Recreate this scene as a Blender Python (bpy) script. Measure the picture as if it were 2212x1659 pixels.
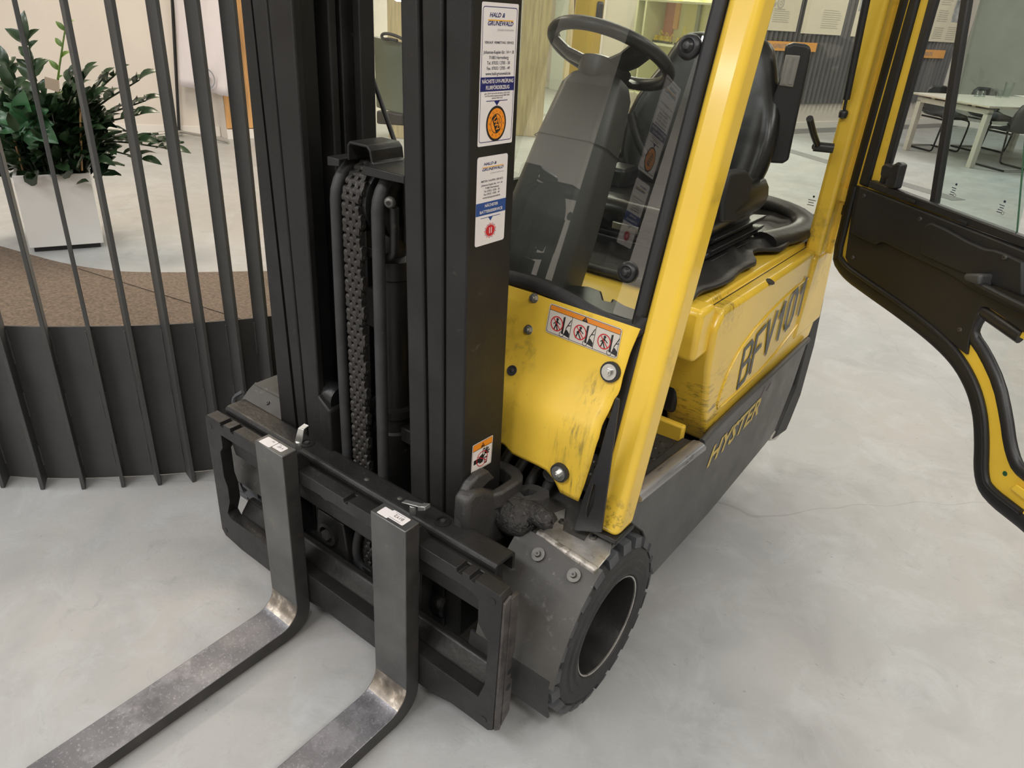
import bpy, bmesh, math, random
from mathutils import Vector, Matrix, noise
from mathutils.geometry import tessellate_polygon
random.seed(7)
scene = bpy.context.scene
for o in list(bpy.data.objects):
    bpy.data.objects.remove(o)
COL = scene.collection
PI = math.pi
# ------------------------------------------------------------------ camera
CAM = Vector((0, 0, 1.55))
CR = Matrix(((0.7891113, -0.3306515, 0.5176610), (0.6109661, 0.3354781, -0.7170598), (0.0634330, 0.8821134, 0.4667465)))
FPX = 1588.22
cam = bpy.data.cameras.new('camera')
cam.sensor_fit = 'HORIZONTAL'
cam.sensor_width = 36
cam.lens = FPX / 2212 * 36
cam.clip_start = 0.02
cam.clip_end = 200
camo = bpy.data.objects.new('camera', cam)
COL.objects.link(camo)
camo.matrix_world = Matrix.Translation(CAM) @ CR.to_4x4()
scene.camera = camo
# ------------------------------------------------------------------ view, world, lights
scene.view_settings.view_transform = 'Standard'
scene.view_settings.look = 'None'
scene.view_settings.gamma = 1
scene.view_settings.use_curve_mapping = False
scene.view_settings.exposure = 0.2
scene.cycles.use_denoising = True
scene.cycles.max_bounces = 10
scene.cycles.transparent_max_bounces = 16
scene.cycles.sample_clamp_indirect = 6
w = bpy.data.worlds.new('hall_world')
scene.world = w
w.use_nodes = True
w.node_tree.nodes['Background'].inputs[0].default_value = (1, 0.96, 0.9, 1)
w.node_tree.nodes['Background'].inputs[1].default_value = 0.3
LAMPS = [(-4.2, -1.6, 2.0, 0.6, 62, (.97, .98, 1)), (-1.2, -2.0, 2.0, 0.6, 88, (.98, .98, 1)), (1.8, -1.2, 2.0, 0.6, 70, (1, .96, .92)), (-7.5, -4.6, 2.0, 0.6, 130, (1, .98, .96)), (-3.0, -5.4, 2.0, 0.6, 130, (1, .98, .96)), (2.4, 1.6, 0.6, 2.0, 75, (1, .95, .9)),  # fourth and fifth lamps are added to brighten what the windscreen reflects
         (0.9, 4.6, 2.0, 0.6, 52, (1, .94, .88)), (-2.4, 4.2, 2.0, 0.6, 36, (1, .92, .82)), (-5.6, 2.6, 0.6, 2.0, 105, (1, .86, .69)), (-4.0, 7.4, 2.0, 0.6, 90, (1, .93, .84)),
         (-1.0, 8.8, 2.0, 0.6, 26, (1, .95, .88)), (-1.2, 12.6, 2.0, 0.6, 75, (1, .97, .92)), (-5.2, 10.6, 2.0, 0.6, 210, (.97, 1, .9)), (2.5, 11.8, 2.0, 0.6, 55, (.95, 1, .97))]
CEIL = 4.3
for lx, ly, sx, sy, e, c in LAMPS:
    l = bpy.data.lights.new('ceiling_lamp_light', 'AREA')
    l.shape = 'RECTANGLE'
    l.size, l.size_y, l.energy, l.color = sx, sy, e, c
    lo = bpy.data.objects.new('ceiling_lamp_light', l)
    lo.location = (lx, ly, CEIL - 0.09)
    COL.objects.link(lo)


# ------------------------------------------------------------------ pixel helper: a pixel of the 2212 x 1659 picture met with a real plane
def ray(x, y):
    return CR @ Vector(((x - 1106) / FPX, -(y - 829.5) / FPX, -1))


def at(x, y, X=None, Y=None, Z=None):
    d = ray(x, y)
    t = (X - CAM.x) / d.x if X is not None else (Y - CAM.y) / d.y if Y is not None else (Z - CAM.z) / d.z
    return CAM + d * t


def onp(x, y, p, n):
    d = ray(x, y)
    return CAM + d * ((Vector(p) - CAM).dot(n) / d.dot(n))


# ------------------------------------------------------------------ materials
MATS = {}


def mat(name, col, rough=0.5, metal=0.0, var=0.0, vscale=8.0, dirt=None, damt=0.0, dscale=20.0, dthr=0.62, bump=0.0, bscale=60.0, rvar=0.0, stretch=None, emit=0.0, spec=0.5, coat=0.0, dirt2=None, scuff=None):
    m = bpy.data.materials.new(name)
    m.use_nodes = True
    nt = m.node_tree
    b = nt.nodes['Principled BSDF']
    b.inputs['Roughness'].default_value = rough
    b.inputs['Metallic'].default_value = metal
    b.inputs['Specular IOR Level'].default_value = spec
    b.inputs['Coat Weight'].default_value = coat
    b.inputs['Coat Roughness'].default_value = 0.12
    tc = nt.nodes.new('ShaderNodeTexCoord')
    mp = nt.nodes.new('ShaderNodeMapping')
    nt.links.new(tc.outputs['Object'], mp.inputs[0])
    if stretch:
        mp.inputs['Scale'].default_value = stretch

    def ns(scale, detail=4, r=0.55):
        n = nt.nodes.new('ShaderNodeTexNoise')
        n.inputs['Scale'].default_value = scale
        n.inputs['Detail'].default_value = detail
        n.inputs['Roughness'].default_value = r
        nt.links.new(mp.outputs[0], n.inputs['Vector'])
        return n

    def mix(a, bb, f):
        x = nt.nodes.new('ShaderNodeMix')
        x.data_type = 'RGBA'
        for i, v in ((6, a), (7, bb)):
            if isinstance(v, tuple):
                x.inputs[i].default_value = v + (1,)
            else:
                nt.links.new(v, x.inputs[i])
        nt.links.new(f, x.inputs[0])
        return x.outputs[2]

    def ramp(inp, lo, hi, v0=0.0, v1=1.0):
        r = nt.nodes.new('ShaderNodeMapRange')
        r.inputs[1].default_value, r.inputs[2].default_value, r.inputs[3].default_value, r.inputs[4].default_value = lo, hi, v0, v1
        nt.links.new(inp, r.inputs[0])
        return r.outputs[0]
    c = tuple(col)
    out = None
    if var:
        n = ns(vscale)
        out = mix(tuple(max(0, v * (1 - var)) for v in c), tuple(min(1, v * (1 + var)) for v in c), ramp(n.outputs['Fac'], .3, .7))
    if dirt:
        for (dc, da, ds, dt) in [(dirt, damt, dscale, dthr)] + (dirt2 or []):
            n = ns(ds, 6, .65)
            out = mix(out if out else c, tuple(dc), ramp(n.outputs['Fac'], dt, dt + .09, 0, da))
    for (pt, rad, ds, stx, dcol) in (scuff or []):  # worn, smeared patches at places that get knocked
        dn = nt.nodes.new('ShaderNodeVectorMath')
        dn.operation = 'DISTANCE'
        nt.links.new(tc.outputs['Object'], dn.inputs[0])
        dn.inputs[1].default_value = pt
        m2 = nt.nodes.new('ShaderNodeMapping')
        m2.inputs['Scale'].default_value = stx
        nt.links.new(tc.outputs['Object'], m2.inputs[0])
        n = nt.nodes.new('ShaderNodeTexNoise')
        n.inputs['Scale'].default_value, n.inputs['Detail'].default_value, n.inputs['Roughness'].default_value = ds, 8, .7
        nt.links.new(m2.outputs[0], n.inputs['Vector'])
        ml = nt.nodes.new('ShaderNodeMath')
        ml.operation = 'MULTIPLY'
        nt.links.new(ramp(dn.outputs['Value'], rad * .25, rad, 1, 0), ml.inputs[0])
        nt.links.new(ramp(n.outputs['Fac'], .50, .66), ml.inputs[1])
        out = mix(out if out else c, dcol, ml.outputs[0])
    if out is None:
        b.inputs['Base Color'].default_value = c + (1,)
    else:
        nt.links.new(out, b.inputs['Base Color'])
    if rvar:
        n = ns(vscale * 1.7)
        nt.links.new(ramp(n.outputs['Fac'], .3, .7, max(0.03, rough - rvar), min(1, rough + rvar)), b.inputs['Roughness'])
    if bump:
        n = ns(bscale, 5)
        bp = nt.nodes.new('ShaderNodeBump')
        bp.inputs['Strength'].default_value = bump
        bp.inputs['Distance'].default_value = 0.01
        nt.links.new(n.outputs['Fac'], bp.inputs['Height'])
        nt.links.new(bp.outputs[0], b.inputs['Normal'])
    if emit:
        b.inputs['Emission Color'].default_value = c + (1,)
        b.inputs['Emission Strength'].default_value = emit
    MATS[name] = m
    return m


def glass(name, tint=(.93, .97, .95), rough=0.0, haze=0.0, ior=1.45, hazecol=(.6, .62, .6)):
    m = bpy.data.materials.new(name)
    m.use_nodes = True
    nt = m.node_tree
    nt.nodes.clear()
    o = nt.nodes.new('ShaderNodeOutputMaterial')
    tr = nt.nodes.new('ShaderNodeBsdfTransparent')
    tr.inputs[0].default_value = tint + (1,)
    gl = nt.nodes.new('ShaderNodeBsdfGlossy')
    gl.inputs['Roughness'].default_value = rough
    df = nt.nodes.new('ShaderNodeBsdfDiffuse')
    df.inputs[0].default_value = hazecol + (1,)
    # pane reflectance, the same from both sides (two air-glass faces)
    geo = nt.nodes.new('ShaderNodeNewGeometry')
    dt = nt.nodes.new('ShaderNodeVectorMath')
    dt.operation = 'DOT_PRODUCT'
    nt.links.new(geo.outputs['Normal'], dt.inputs[0])
    nt.links.new(geo.outputs['Incoming'], dt.inputs[1])

    def mth(op, x, y=None):
        q = nt.nodes.new('ShaderNodeMath')
        q.operation = op
        for i, v in enumerate((x, y)):
            if v is None:
                continue
            if isinstance(v, (int, float)):
                q.inputs[i].default_value = v
            else:
                nt.links.new(v, q.inputs[i])
        return q.outputs[0]
    f0 = ((ior - 1) / (ior + 1)) ** 2
    f0 = 2 * f0 / (1 + f0)
    fres = mth('ADD', mth('MULTIPLY', mth('POWER', mth('SUBTRACT', 1.0, mth('ABSOLUTE', dt.outputs['Value'])), 5.0), 1 - f0), f0)
    mx = nt.nodes.new('ShaderNodeMixShader')
    m2 = nt.nodes.new('ShaderNodeMixShader')
    tc = nt.nodes.new('ShaderNodeTexCoord')
    n = nt.nodes.new('ShaderNodeTexNoise')
    n.inputs['Scale'].default_value = 55
    n.inputs['Detail'].default_value = 8
    n.inputs['Roughness'].default_value = .8
    nt.links.new(tc.outputs['Object'], n.inputs['Vector'])
    r = nt.nodes.new('ShaderNodeMapRange')
    r.inputs[1].default_value, r.inputs[2].default_value = .5, .75
    r.inputs[3].default_value, r.inputs[4].default_value = haze * .5, haze * 3
    nt.links.new(n.outputs['Fac'], r.inputs[0])
    nt.links.new(r.outputs[0], m2.inputs[0])
    nt.links.new(tr.outputs[0], m2.inputs[1])
    nt.links.new(df.outputs[0], m2.inputs[2])
    nt.links.new(fres, mx.inputs[0])
    nt.links.new(m2.outputs[0], mx.inputs[1])
    nt.links.new(gl.outputs[0], mx.inputs[2])
    nt.links.new(mx.outputs[0], o.inputs[0])
    MATS[name] = m
    return m


YEL = (.86, .575, .06)
mat('yellow', YEL, .38, var=.08, vscale=5, dirt=(.05, .045, .03), damt=.85, dscale=85, dthr=.675, bump=.05, bscale=30, dirt2=[((.30, .2, .03), .45, 7, .60)],
    scuff=[((-.655, 1.235, .81), .07, 34, (2.5, 1, .5), (.34, .24, .05)), ((-.685, 1.19, .70), .075, 34, (3, 1, .4), (.32, .23, .05)), ((-.87, 1.25, .83), .055, 22, (1, 1, 1), (.42, .30, .06)), ((-.685, 1.19, .60), .07, 34, (3, 1, .4), (.34, .24, .05)), ((-.88, 1.19, .60), .10, 12, (2, 1, .5), (.42, .30, .06))])
mat('yellow_gloss', YEL, .26, var=.06, vscale=4, dirt=(.06, .05, .03), damt=.7, dscale=60, dthr=.72, coat=.3, dirt2=[((.32, .23, .05), .35, 6, .62)],
    scuff=[((-.575, 1.70, .60), .17, 26, (1, .5, 3), (.055, .045, .025)), ((-.61, 2.44, .91), .17, 22, (1, 2, 1), (.16, .13, .05)), ((-.60, 1.72, .90), .10, 40, (1, 3, 1), (.10, .08, .03)), ((-.57, 1.2, .54), .07, 50, (1, 1, 1), (.06, .05, .03))])
mat('black_paint', (.0135, .0128, .0124), .44, spec=.35, var=.25, vscale=6, dirt=(.13, .11, .085), damt=.5, dscale=18, dthr=.665, dirt2=[((.4, .37, .33), .8, 120, .745)], bump=.08, bscale=90, rvar=.1)
mat('grease_black', (.009, .009, .009), .34, var=.3, vscale=12, bump=.15, bscale=50)
mat('chain_steel', (.034, .031, .028), .4, .35, var=.3, vscale=120, bump=.3, bscale=150)
mat('carriage_black', (.0175, .0168, .0163), .42, spec=.4, var=.3, vscale=10, dirt=(.2, .17, .15), damt=.5, dscale=28, dthr=.69, bump=.12, bscale=70, rvar=.1)
mat('worn_edge', (.075, .066, .062), .45, .3, var=.4, vscale=30, dirt=(.3, .14, .11), damt=.6, dscale=40, dthr=.64, bump=.2, bscale=60)
mat('fork_shank', (.125, .127, .124), .38, .6, var=.25, vscale=7, dirt=(.24, .2, .15), damt=.55, dscale=14, dthr=.64, rvar=.08, bump=.04, bscale=120)
mat('fork_side_rust_shade', (.055, .052, .049), .45, .3, var=.3, vscale=12, dirt=(.10, .08, .06), damt=.5, dscale=20, dthr=.6)
mat('fork_blade', (.19, .187, .20), .42, .45, var=.3, vscale=7, dirt=(.42, .41, .44), damt=.32, dscale=13, dthr=.50, dirt2=[((.5, .49, .52), .4, 150, .56), ((.10, .097, .105), .35, 8, .52)], rvar=.1, bump=.1, bscale=120)
mat('fork_heel', (.26, .23, .195), .34, .7, var=.5, vscale=30, dirt=(.62, .55, .46), damt=.8, dscale=30, dthr=.56, bump=.05, bscale=100)
mat('body_grey', (.075, .074, .073), .42, var=.12, vscale=5, dirt=(.19, .18, .17), damt=.4, dscale=26, dthr=.66, bump=.06, bscale=120, rvar=.08)
mat('mud_grey', (.07, .067, .062), .6, var=.2, vscale=9, dirt=(.17, .16, .15), damt=.6, dscale=40, dthr=.6, bump=.1, bscale=80)
mat('cast_grey', (.042, .0405, .039), .5, var=.2, vscale=9, dirt=(.09, .085, .08), damt=.5, dscale=30, dthr=.6, bump=.25, bscale=110)
mat('grease_grey', (.03, .028, .026), .6, var=.4, vscale=60, dirt=(.1, .095, .09), damt=.7, dscale=90, dthr=.58, bump=.8, bscale=120)
mat('bare_steel', (.56, .54, .51), .36, .75, var=.3, vscale=16, dirt=(.12, .1, .08), damt=.7, dscale=34, dthr=.58, bump=.1, bscale=60)
mat('bent_steel', (.40, .37, .33), .45, .3, var=.4, vscale=40, dirt=(.13, .11, .09), damt=.8, dscale=50, dthr=.52, bump=.2, bscale=80)
mat('nosing', (.36, .355, .37), .3, .6, var=.25, vscale=20, dirt=(.08, .08, .08), damt=.9, dscale=30, dthr=.56, stretch=(1, .25, 1))
mat('rubber', (.028, .028, .029), .62, var=.25, vscale=14, dirt=(.1, .095, .09), damt=.5, dscale=24, dthr=.62, bump=.1, bscale=70)
mat('tread_grey', (.07, .073, .08), .6, var=.25, vscale=25, bump=.15, bscale=60)
mat('black_plastic', (.0135, .0138, .0148), .5, var=.12, vscale=10, bump=.05, bscale=300)
mat('soft_black', (.02, .02, .021), .38, var=.12, vscale=8, bump=.06, bscale=200)
mat('seat_vinyl', (.012, .012, .012), .3, var=.15, vscale=8, bump=.03, bscale=150)
mat('mat_black', (.026, .025, .024), .42, var=.25, vscale=10, bump=.12, bscale=60)
mat('dark_grey_plastic', (.055, .055, .055), .45)
mat('lever_grey', (.23, .22, .2), .45, var=.1)
mat('zinc', (.55, .55, .53), .3, .85, var=.15, vscale=50)
mat('dull_bolt', (.12, .115, .105), .45, .6, var=.2, vscale=60)
mat('sticker_white', (.78, .74, .73), .4, var=.03, vscale=30, dirt=(.3, .28, .26), damt=.5, dscale=130, dthr=.72)
mat('ink_blue', (.006, .012, .13), .4)
mat('ink_blue2', (.02, .07, .26), .4)
mat('ink_dark', (.03, .03, .06), .45)
mat('ink_black', (.012, .012, .012), .45)
mat('ink_orange', (.85, .28, .02), .4)
mat('ink_gold', (.85, .45, .05), .4)
mat('ink_red', (.55, .02, .03), .4)
mat('red_faint', (.15, .05, .05), .5)
mat('ink_grey', (.3, .3, .33), .5)
mat('print_grey', (.5, .47, .4), .6)
mat('decal_orange', (.75, .24, .02), .4, dirt=(.2, .12, .05), damt=.7, dscale=25, dthr=.6)
mat('decal_white', (.62, .57, .5), .4, dirt=(.25, .23, .2), damt=.6, dscale=25, dthr=.6)
mat('yellow_ink', (.62, .47, .12), .5)
mat('fence_steel', (.068, .069, .068), .5, spec=.4, var=.12, vscale=6, bump=.05, bscale=120)
mat('wall_white', (.72, .665, .60), .85, var=.03, vscale=1.5, bump=.03, bscale=90)
mat('wall_grey', (.34, .35, .31), .85, var=.08, vscale=2)
mat('ceiling_white', (.78, .75, .7), .9)
mat('base_white', (.8, .77, .72), .5)
mat('wood', (.58, .32, .12), .5, var=.25, vscale=6, stretch=(6, 6, .5))
mat('post_wood', (.50, .42, .24), .6, var=.22, vscale=5, stretch=(8, 8, .6), dirt=(.25, .17, .08), damt=.7, dscale=5, dthr=.7)
mat('planter_white', (.77, .76, .74), .35, var=.02, vscale=3)
mat('soil', (.02, .016, .012), .9, bump=.5, bscale=80)
mat('leaf', (.022, .05, .02), .28, var=.5, vscale=10, spec=.6)
mat('leaf_young', (.11, .2, .03), .35, var=.3, vscale=14)
mat('leaf_big', (.035, .12, .045), .28, var=.3, vscale=10)
mat('stem_dark', (.02, .035, .015), .45)
mat('bamboo', (.45, .27, .12), .5, var=.2, vscale=20)
mat('kraft', (.42, .33, .24), .7)
mat('flag_cloth', (.76, .71, .73), .8, var=.03, vscale=4)
mat('pole_black', (.015, .015, .016), .4)
mat('alu', (.55, .53, .5), .35, .7)
mat('corrugated', (.15, .15, .155), .4, .2, var=.1, vscale=4)
mat('poster', (.78, .71, .56), .6, var=.02)
mat('poster_white', (.78, .76, .74), .6)
mat('poster_photo', (.4, .41, .42), .6, var=.5, vscale=9)
mat('sign_orange', (.83, .40, .11), .5)
mat('floor_strip', (.2, .2, .2), .6, var=.1)
mat('table_top', (.52, .50, .44), .4)
mat('table_edge', (.55, .42, .28), .5)
mat('table_leg', (.46, .44, .38), .4)
mat('chair_black', (.03, .031, .033), .5)
mat('chair_tube', (.03, .03, .03), .3, .6)
mat('chrome', (.7, .7, .7), .15, 1)
mat('lamp_panel', (1, .97, .92), .5, emit=4.0)
mat('cabinet_back', (.75, .70, .36), .6, var=.05)
mat('cabinet_frame', (.8, .78, .55), .4)
mat('cab_red', (.55, .16, .08), .5)
mat('toy_yellow', (.75, .55, .02), .4)
mat('door_white', (.72, .76, .72), .5)
mat('green_dot', (.02, .09, .04), .5)
mat('lettering_hood', (.10, .105, .10), .45, var=.2, vscale=40)
mat('mirror_green', (.20, .225, .17), .25, var=.2, vscale=5)
glass('windscreen_glass', (.88, .92, .88), 0, .012, 1.75)
glass('rear_glass', (.84, .86, .80), 0, .015, 1.4)
glass('door_glass', (.88, .89, .87), 0, .008, 1.35)
glass('door_glass_green', (.70, .79, .74), 0, .012, 1.4)
glass('tumbler_glass', (.9, .93, .92), 0, .05, 1.5)
glass('cabinet_glass', (.95, .96, .93), 0, .004, 1.4)


# concrete floor
def floor_mat(name, cool, warm):
    m = bpy.data.materials.new(name)
    m.use_nodes = True
    nt = m.node_tree
    b = nt.nodes['Principled BSDF']
    tc = nt.nodes.new('ShaderNodeTexCoord')

    def ns(s, d=6, r=.6, dist=0.0):
        n = nt.nodes.new('ShaderNodeTexNoise')
        n.inputs['Scale'].default_value, n.inputs['Detail'].default_value, n.inputs['Roughness'].default_value = s, d, r
        n.inputs['Distortion'].default_value = dist
        nt.links.new(tc.outputs['Object'], n.inputs['Vector'])
        return n.outputs['Fac']

    def mr(i, a, b_, c, d):
        r = nt.nodes.new('ShaderNodeMapRange')
        for k, v in enumerate((a, b_, c, d)):
            r.inputs[k + 1].default_value = v
        nt.links.new(i, r.inputs[0])
        return r.outputs[0]

    def mix(a, bb, f):
        x = nt.nodes.new('ShaderNodeMix')
        x.data_type = 'RGBA'
        for i, v in ((6, a), (7, bb)):
            if isinstance(v, tuple):
                x.inputs[i].default_value = v + (1,)
            else:
                nt.links.new(v, x.inputs[i])
        nt.links.new(f, x.inputs[0])
        return x.outputs[2]
    c = mix(cool, warm, mr(ns(.55, 3, .5), .35, .65, 0, 1))
    c = mix(c, tuple(v * .74 for v in cool), mr(ns(2.4, 8, .62, 1.2), .5, .7, 0, .45))
    c = mix(c, tuple(min(1, v * 1.25) for v in cool), mr(ns(4.5, 10, .74, .6), .48, .68, 0, .7))
    c = mix(c, tuple(v * .68 for v in cool), mr(ns(9, 12, .82, 1.5), .56, .7, 0, .6))
    mpx = nt.nodes.new('ShaderNodeMapping')
    mpx.inputs['Scale'].default_value = (1, 2.6, 1)
    mpx.inputs['Rotation'].default_value = (0, 0, .7)
    nt.links.new(tc.outputs['Object'], mpx.inputs[0])
    nk = nt.nodes.new('ShaderNodeTexNoise')
    nk.inputs['Scale'].default_value, nk.inputs['Detail'].default_value, nk.inputs['Roughness'].default_value = 14, 4, .6
    nt.links.new(mpx.outputs[0], nk.inputs['Vector'])
    c = mix(c, tuple(v * .5 for v in cool), mr(nk.outputs['Fac'], .715, .75, 0, .5))
    c = mix(c, (.16, .155, .15), mr(ns(46, 3, .5), .72, .78, 0, .55))
    # hairline joints / cracks
    vo = nt.nodes.new('ShaderNodeTexVoronoi')
    vo.feature = 'DISTANCE_TO_EDGE'
    vo.inputs['Scale'].default_value = .22
    ad = nt.nodes.new('ShaderNodeVectorMath')
    ad.operation = 'MULTIPLY_ADD'
    nn = nt.nodes.new('ShaderNodeTexNoise')
    nn.inputs['Scale'].default_value = 1.5
    nt.links.new(tc.outputs['Object'], nn.inputs['Vector'])
    nt.links.new(nn.outputs['Color'], ad.inputs[0])
    ad.inputs[1].default_value = (.5, .5, .5)
    nt.links.new(tc.outputs['Object'], ad.inputs[2])
    nt.links.new(ad.outputs[0], vo.inputs['Vector'])
    c = mix((.2, .19, .18), c, mr(vo.outputs['Distance'], 0.0, .0007, .6, 1))
    nt.links.new(c, b.inputs['Base Color'])
    nt.links.new(mr(ns(3, 6), .3, .7, .34, .52), b.inputs['Roughness'])
    b.inputs['Specular IOR Level'].default_value = .4
    bp = nt.nodes.new('ShaderNodeBump')
    bp.inputs['Strength'].default_value = .22
    bp.inputs['Distance'].default_value = .006
    nt.links.new(ns(22, 9, .72), bp.inputs['Height'])
    nt.links.new(bp.outputs[0], b.inputs['Normal'])
    MATS[name] = m


floor_mat('concrete', (.375, .392, .398), (.415, .402, .386))
mat('carpet', (.19, .143, .108), .95, var=.35, vscale=60, bump=.9, bscale=240)
mat('carpet_b', (.21, .16, .122), .95, var=.32, vscale=60, bump=.9, bscale=240)


# ------------------------------------------------------------------ mesh builder
class MB:
    def __init__(self):
        self.v, self.f, self.mi, self.mats, self.cur = [], [], [], [], 0

    def use(self, m):
        if m not in self.mats:
            self.mats.append(m)
        self.cur = self.mats.index(m)
        return self

    def add(self, vs, fs):
        b = len(self.v)
        self.v += [Vector(p) for p in vs]
        for f in fs:
            self.f.append([b + i for i in f])
            self.mi.append(self.cur)
        return self

    def box(self, x0, x1, y0, y1, z0, z1):
        v = [(x, y, z) for x in (x0, x1) for y in (y0, y1) for z in (z0, z1)]
        return self.add(v, [(0, 1, 3, 2), (4, 6, 7, 5), (0, 4, 5, 1), (2, 3, 7, 6), (0, 2, 6, 4), (1, 5, 7, 3)])

    def hexa(self, a, b):  # two quads (each 4 pts, same order)
        return self.add(list(a) + list(b), [(3, 2, 1, 0), (4, 5, 6, 7), (0, 1, 5, 4), (1, 2, 6, 5), (2, 3, 7, 6), (3, 0, 4, 7)])

    def prism(self, poly, o, u, v, n, t, holes=()):
        o, u, v, n = Vector(o), Vector(u), Vector(v), Vector(n)
        loops = [list(poly)] + [list(h) for h in holes]
        fl = [p for l in loops for p in l]
        tris = tessellate_polygon([[Vector((p[0], p[1], 0)) for p in l] for l in loops])
        N = len(fl)
        vs = [o + u * p[0] + v * p[1] for p in fl] + [o + u * p[0] + v * p[1] + n * t for p in fl]
        fs = []
        if len(loops) == 1 and len(poly) > 2:
            fs.append(tuple(range(N)))
            fs.append(tuple(range(2 * N - 1, N - 1, -1)))
        else:
            fs += [tuple(tr) for tr in tris] + [tuple(i + N for i in reversed(tr)) for tr in tris]
        b = 0
        for l in loops:
            k = len(l)
            for i in range(k):
                j = (i + 1) % k
                fs.append((b + i, b + j, N + b + j, N + b + i))
            b += k
        return self.add(vs, fs)

    def yz(self, poly, x0, x1, holes=()):
        return self.prism(poly, (x0, 0, 0), (0, 1, 0), (0, 0, 1), (1, 0, 0), x1 - x0, holes)

    def xz(self, poly, y0, y1, holes=()):
        return self.prism(poly, (0, y0, 0), (1, 0, 0), (0, 0, 1), (0, 1, 0), y1 - y0, holes)

    def xy(self, poly, z0, z1, holes=()):
        return self.prism(poly, (0, 0, z0), (1, 0, 0), (0, 1, 0), (0, 0, 1), z1 - z0, holes)

    def cyl(self, a, b, r, n=16, r2=None, cap=True):
        a, b = Vector(a), Vector(b)
        r2 = r if r2 is None else r2
        d = (b - a).normalized()
        u = d.orthogonal().normalized()
        w_ = d.cross(u)
        vs = [a + (u * math.cos(2 * PI * i / n) + w_ * math.sin(2 * PI * i / n)) * r for i in range(n)] + [b + (u * math.cos(2 * PI * i / n) + w_ * math.sin(2 * PI * i / n)) * r2 for i in range(n)]
        fs = [(i, (i + 1) % n, n + (i + 1) % n, n + i) for i in range(n)]
        if cap:
            fs += [tuple(range(n - 1, -1, -1)), tuple(range(n, 2 * n))]
        return self.add(vs, fs)

    def lathe(self, prof, o, axis, n=32, closed=False):  # prof: (radius, height along axis)
        o, d = Vector(o), Vector(axis).normalized()
        u = d.orthogonal().normalized()
        w_ = d.cross(u)
        vs, fs = [], []
        k = len(prof)
        for i in range(n):
            c = u * math.cos(2 * PI * i / n) + w_ * math.sin(2 * PI * i / n)
            vs += [o + c * r + d * h for r, h in prof]
        for i in range(n):
            j = (i + 1) % n
            for q in range(k if closed else k - 1):
                q2 = (q + 1) % k
                fs.append((i * k + q, j * k + q, j * k + q2, i * k + q2))
        return self.add(vs, fs)

    def tube(self, pts, r, n=8, cap=True, flat=None, up=None):
        pts = [Vector(p) for p in pts]
        vs, fs = [], []
        pu = None
        for i, p in enumerate(pts):
            d = (pts[min(i + 1, len(pts) - 1)] - pts[max(i - 1, 0)]).normalized()
            if up is not None:
                u = (Vector(up) - d * d.dot(Vector(up))).normalized()
            elif pu is None:
                u = d.orthogonal().normalized()
            else:
                u = (pu - d * d.dot(pu)).normalized()
            pu = u
            w_ = d.cross(u)
            rr = r[i] if isinstance(r, (list, tuple)) else r
            ra, rb = (rr, rr) if flat is None else flat
            vs += [p + u * math.cos(2 * PI * k / n) * ra + w_ * math.sin(2 * PI * k / n) * rb for k in range(n)]
        for i in range(len(pts) - 1):
            for k in range(n):
                fs.append((i * n + k, i * n + (k + 1) % n, (i + 1) * n + (k + 1) % n, (i + 1) * n + k))
        if cap:
            fs += [tuple(range(n - 1, -1, -1)), tuple((len(pts) - 1) * n + k for k in range(n))]
        return self.add(vs, fs)

    def grid(self, rows, thick=None):
        k = len(rows[0])
        vs = [p for r in rows for p in r]
        fs = [(i * k + j, i * k + j + 1, (i + 1) * k + j + 1, (i + 1) * k + j) for i in range(len(rows) - 1) for j in range(k - 1)]
        return self.add(vs, fs)

    def mesh(self, name, smooth=None):
        me = bpy.data.meshes.new(name)
        me.from_pydata([tuple(p) for p in self.v], [], self.f)
        for m in self.mats:
            me.materials.append(MATS[m])
        for p, i in zip(me.polygons, self.mi):
            p.material_index = i
        bm = bmesh.new()
        bm.from_mesh(me)
        bmesh.ops.recalc_face_normals(bm, faces=bm.faces)
        bm.to_mesh(me)
        bm.free()
        if smooth is not None:
            me.shade_smooth()
            me.set_sharp_from_angle(angle=math.radians(smooth))
        return me

    def build(self, name, parent=None, bev=0.0, smooth=None, seg=2, subd=0, solid=0.0, label=None, kind=None):
        me = self.mesh(name, smooth)
        o = bpy.data.objects.new(name, me)
        COL.objects.link(o)
        if parent is not None:
            setpar(o, parent)
        if solid:
            md = o.modifiers.new('solid', 'SOLIDIFY')
            md.thickness = solid
            md.offset = 0
        if bev:
            md = o.modifiers.new('bevel', 'BEVEL')
            md.width = bev
            md.segments = seg
            md.limit_method = 'ANGLE'
            md.angle_limit = math.radians(35)
            md.use_clamp_overlap = True
            me.shade_smooth()
            me.set_sharp_from_angle(angle=math.radians(50))
        if subd:
            md = o.modifiers.new('subd', 'SUBSURF')
            md.levels = md.render_levels = subd
            me.shade_smooth()
        if label:
            o['label'] = label
        if kind:
            o['kind'] = kind
        return o


ROOTLOC = {}


def worldmat(o):
    return ROOTLOC.get(o.name, Matrix.Identity(4))


def setpar(o, parent):
    o.parent = parent
    o.matrix_parent_inverse = worldmat(parent).inverted()


def thing(name, label, cat, loc=(0, 0, 0), group=None):
    o = bpy.data.objects.new(name, None)
    o.empty_display_size = .1
    COL.objects.link(o)
    o.location = loc
    ROOTLOC[o.name] = Matrix.Translation(loc)
    tag(o, label, cat, group)
    return o


def tag(o, label, cat, group=None):
    o['label'] = label
    o['category'] = cat
    if group:
        o['group'] = group
    return o


def struct(o):
    o['kind'] = 'structure'
    return o


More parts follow.
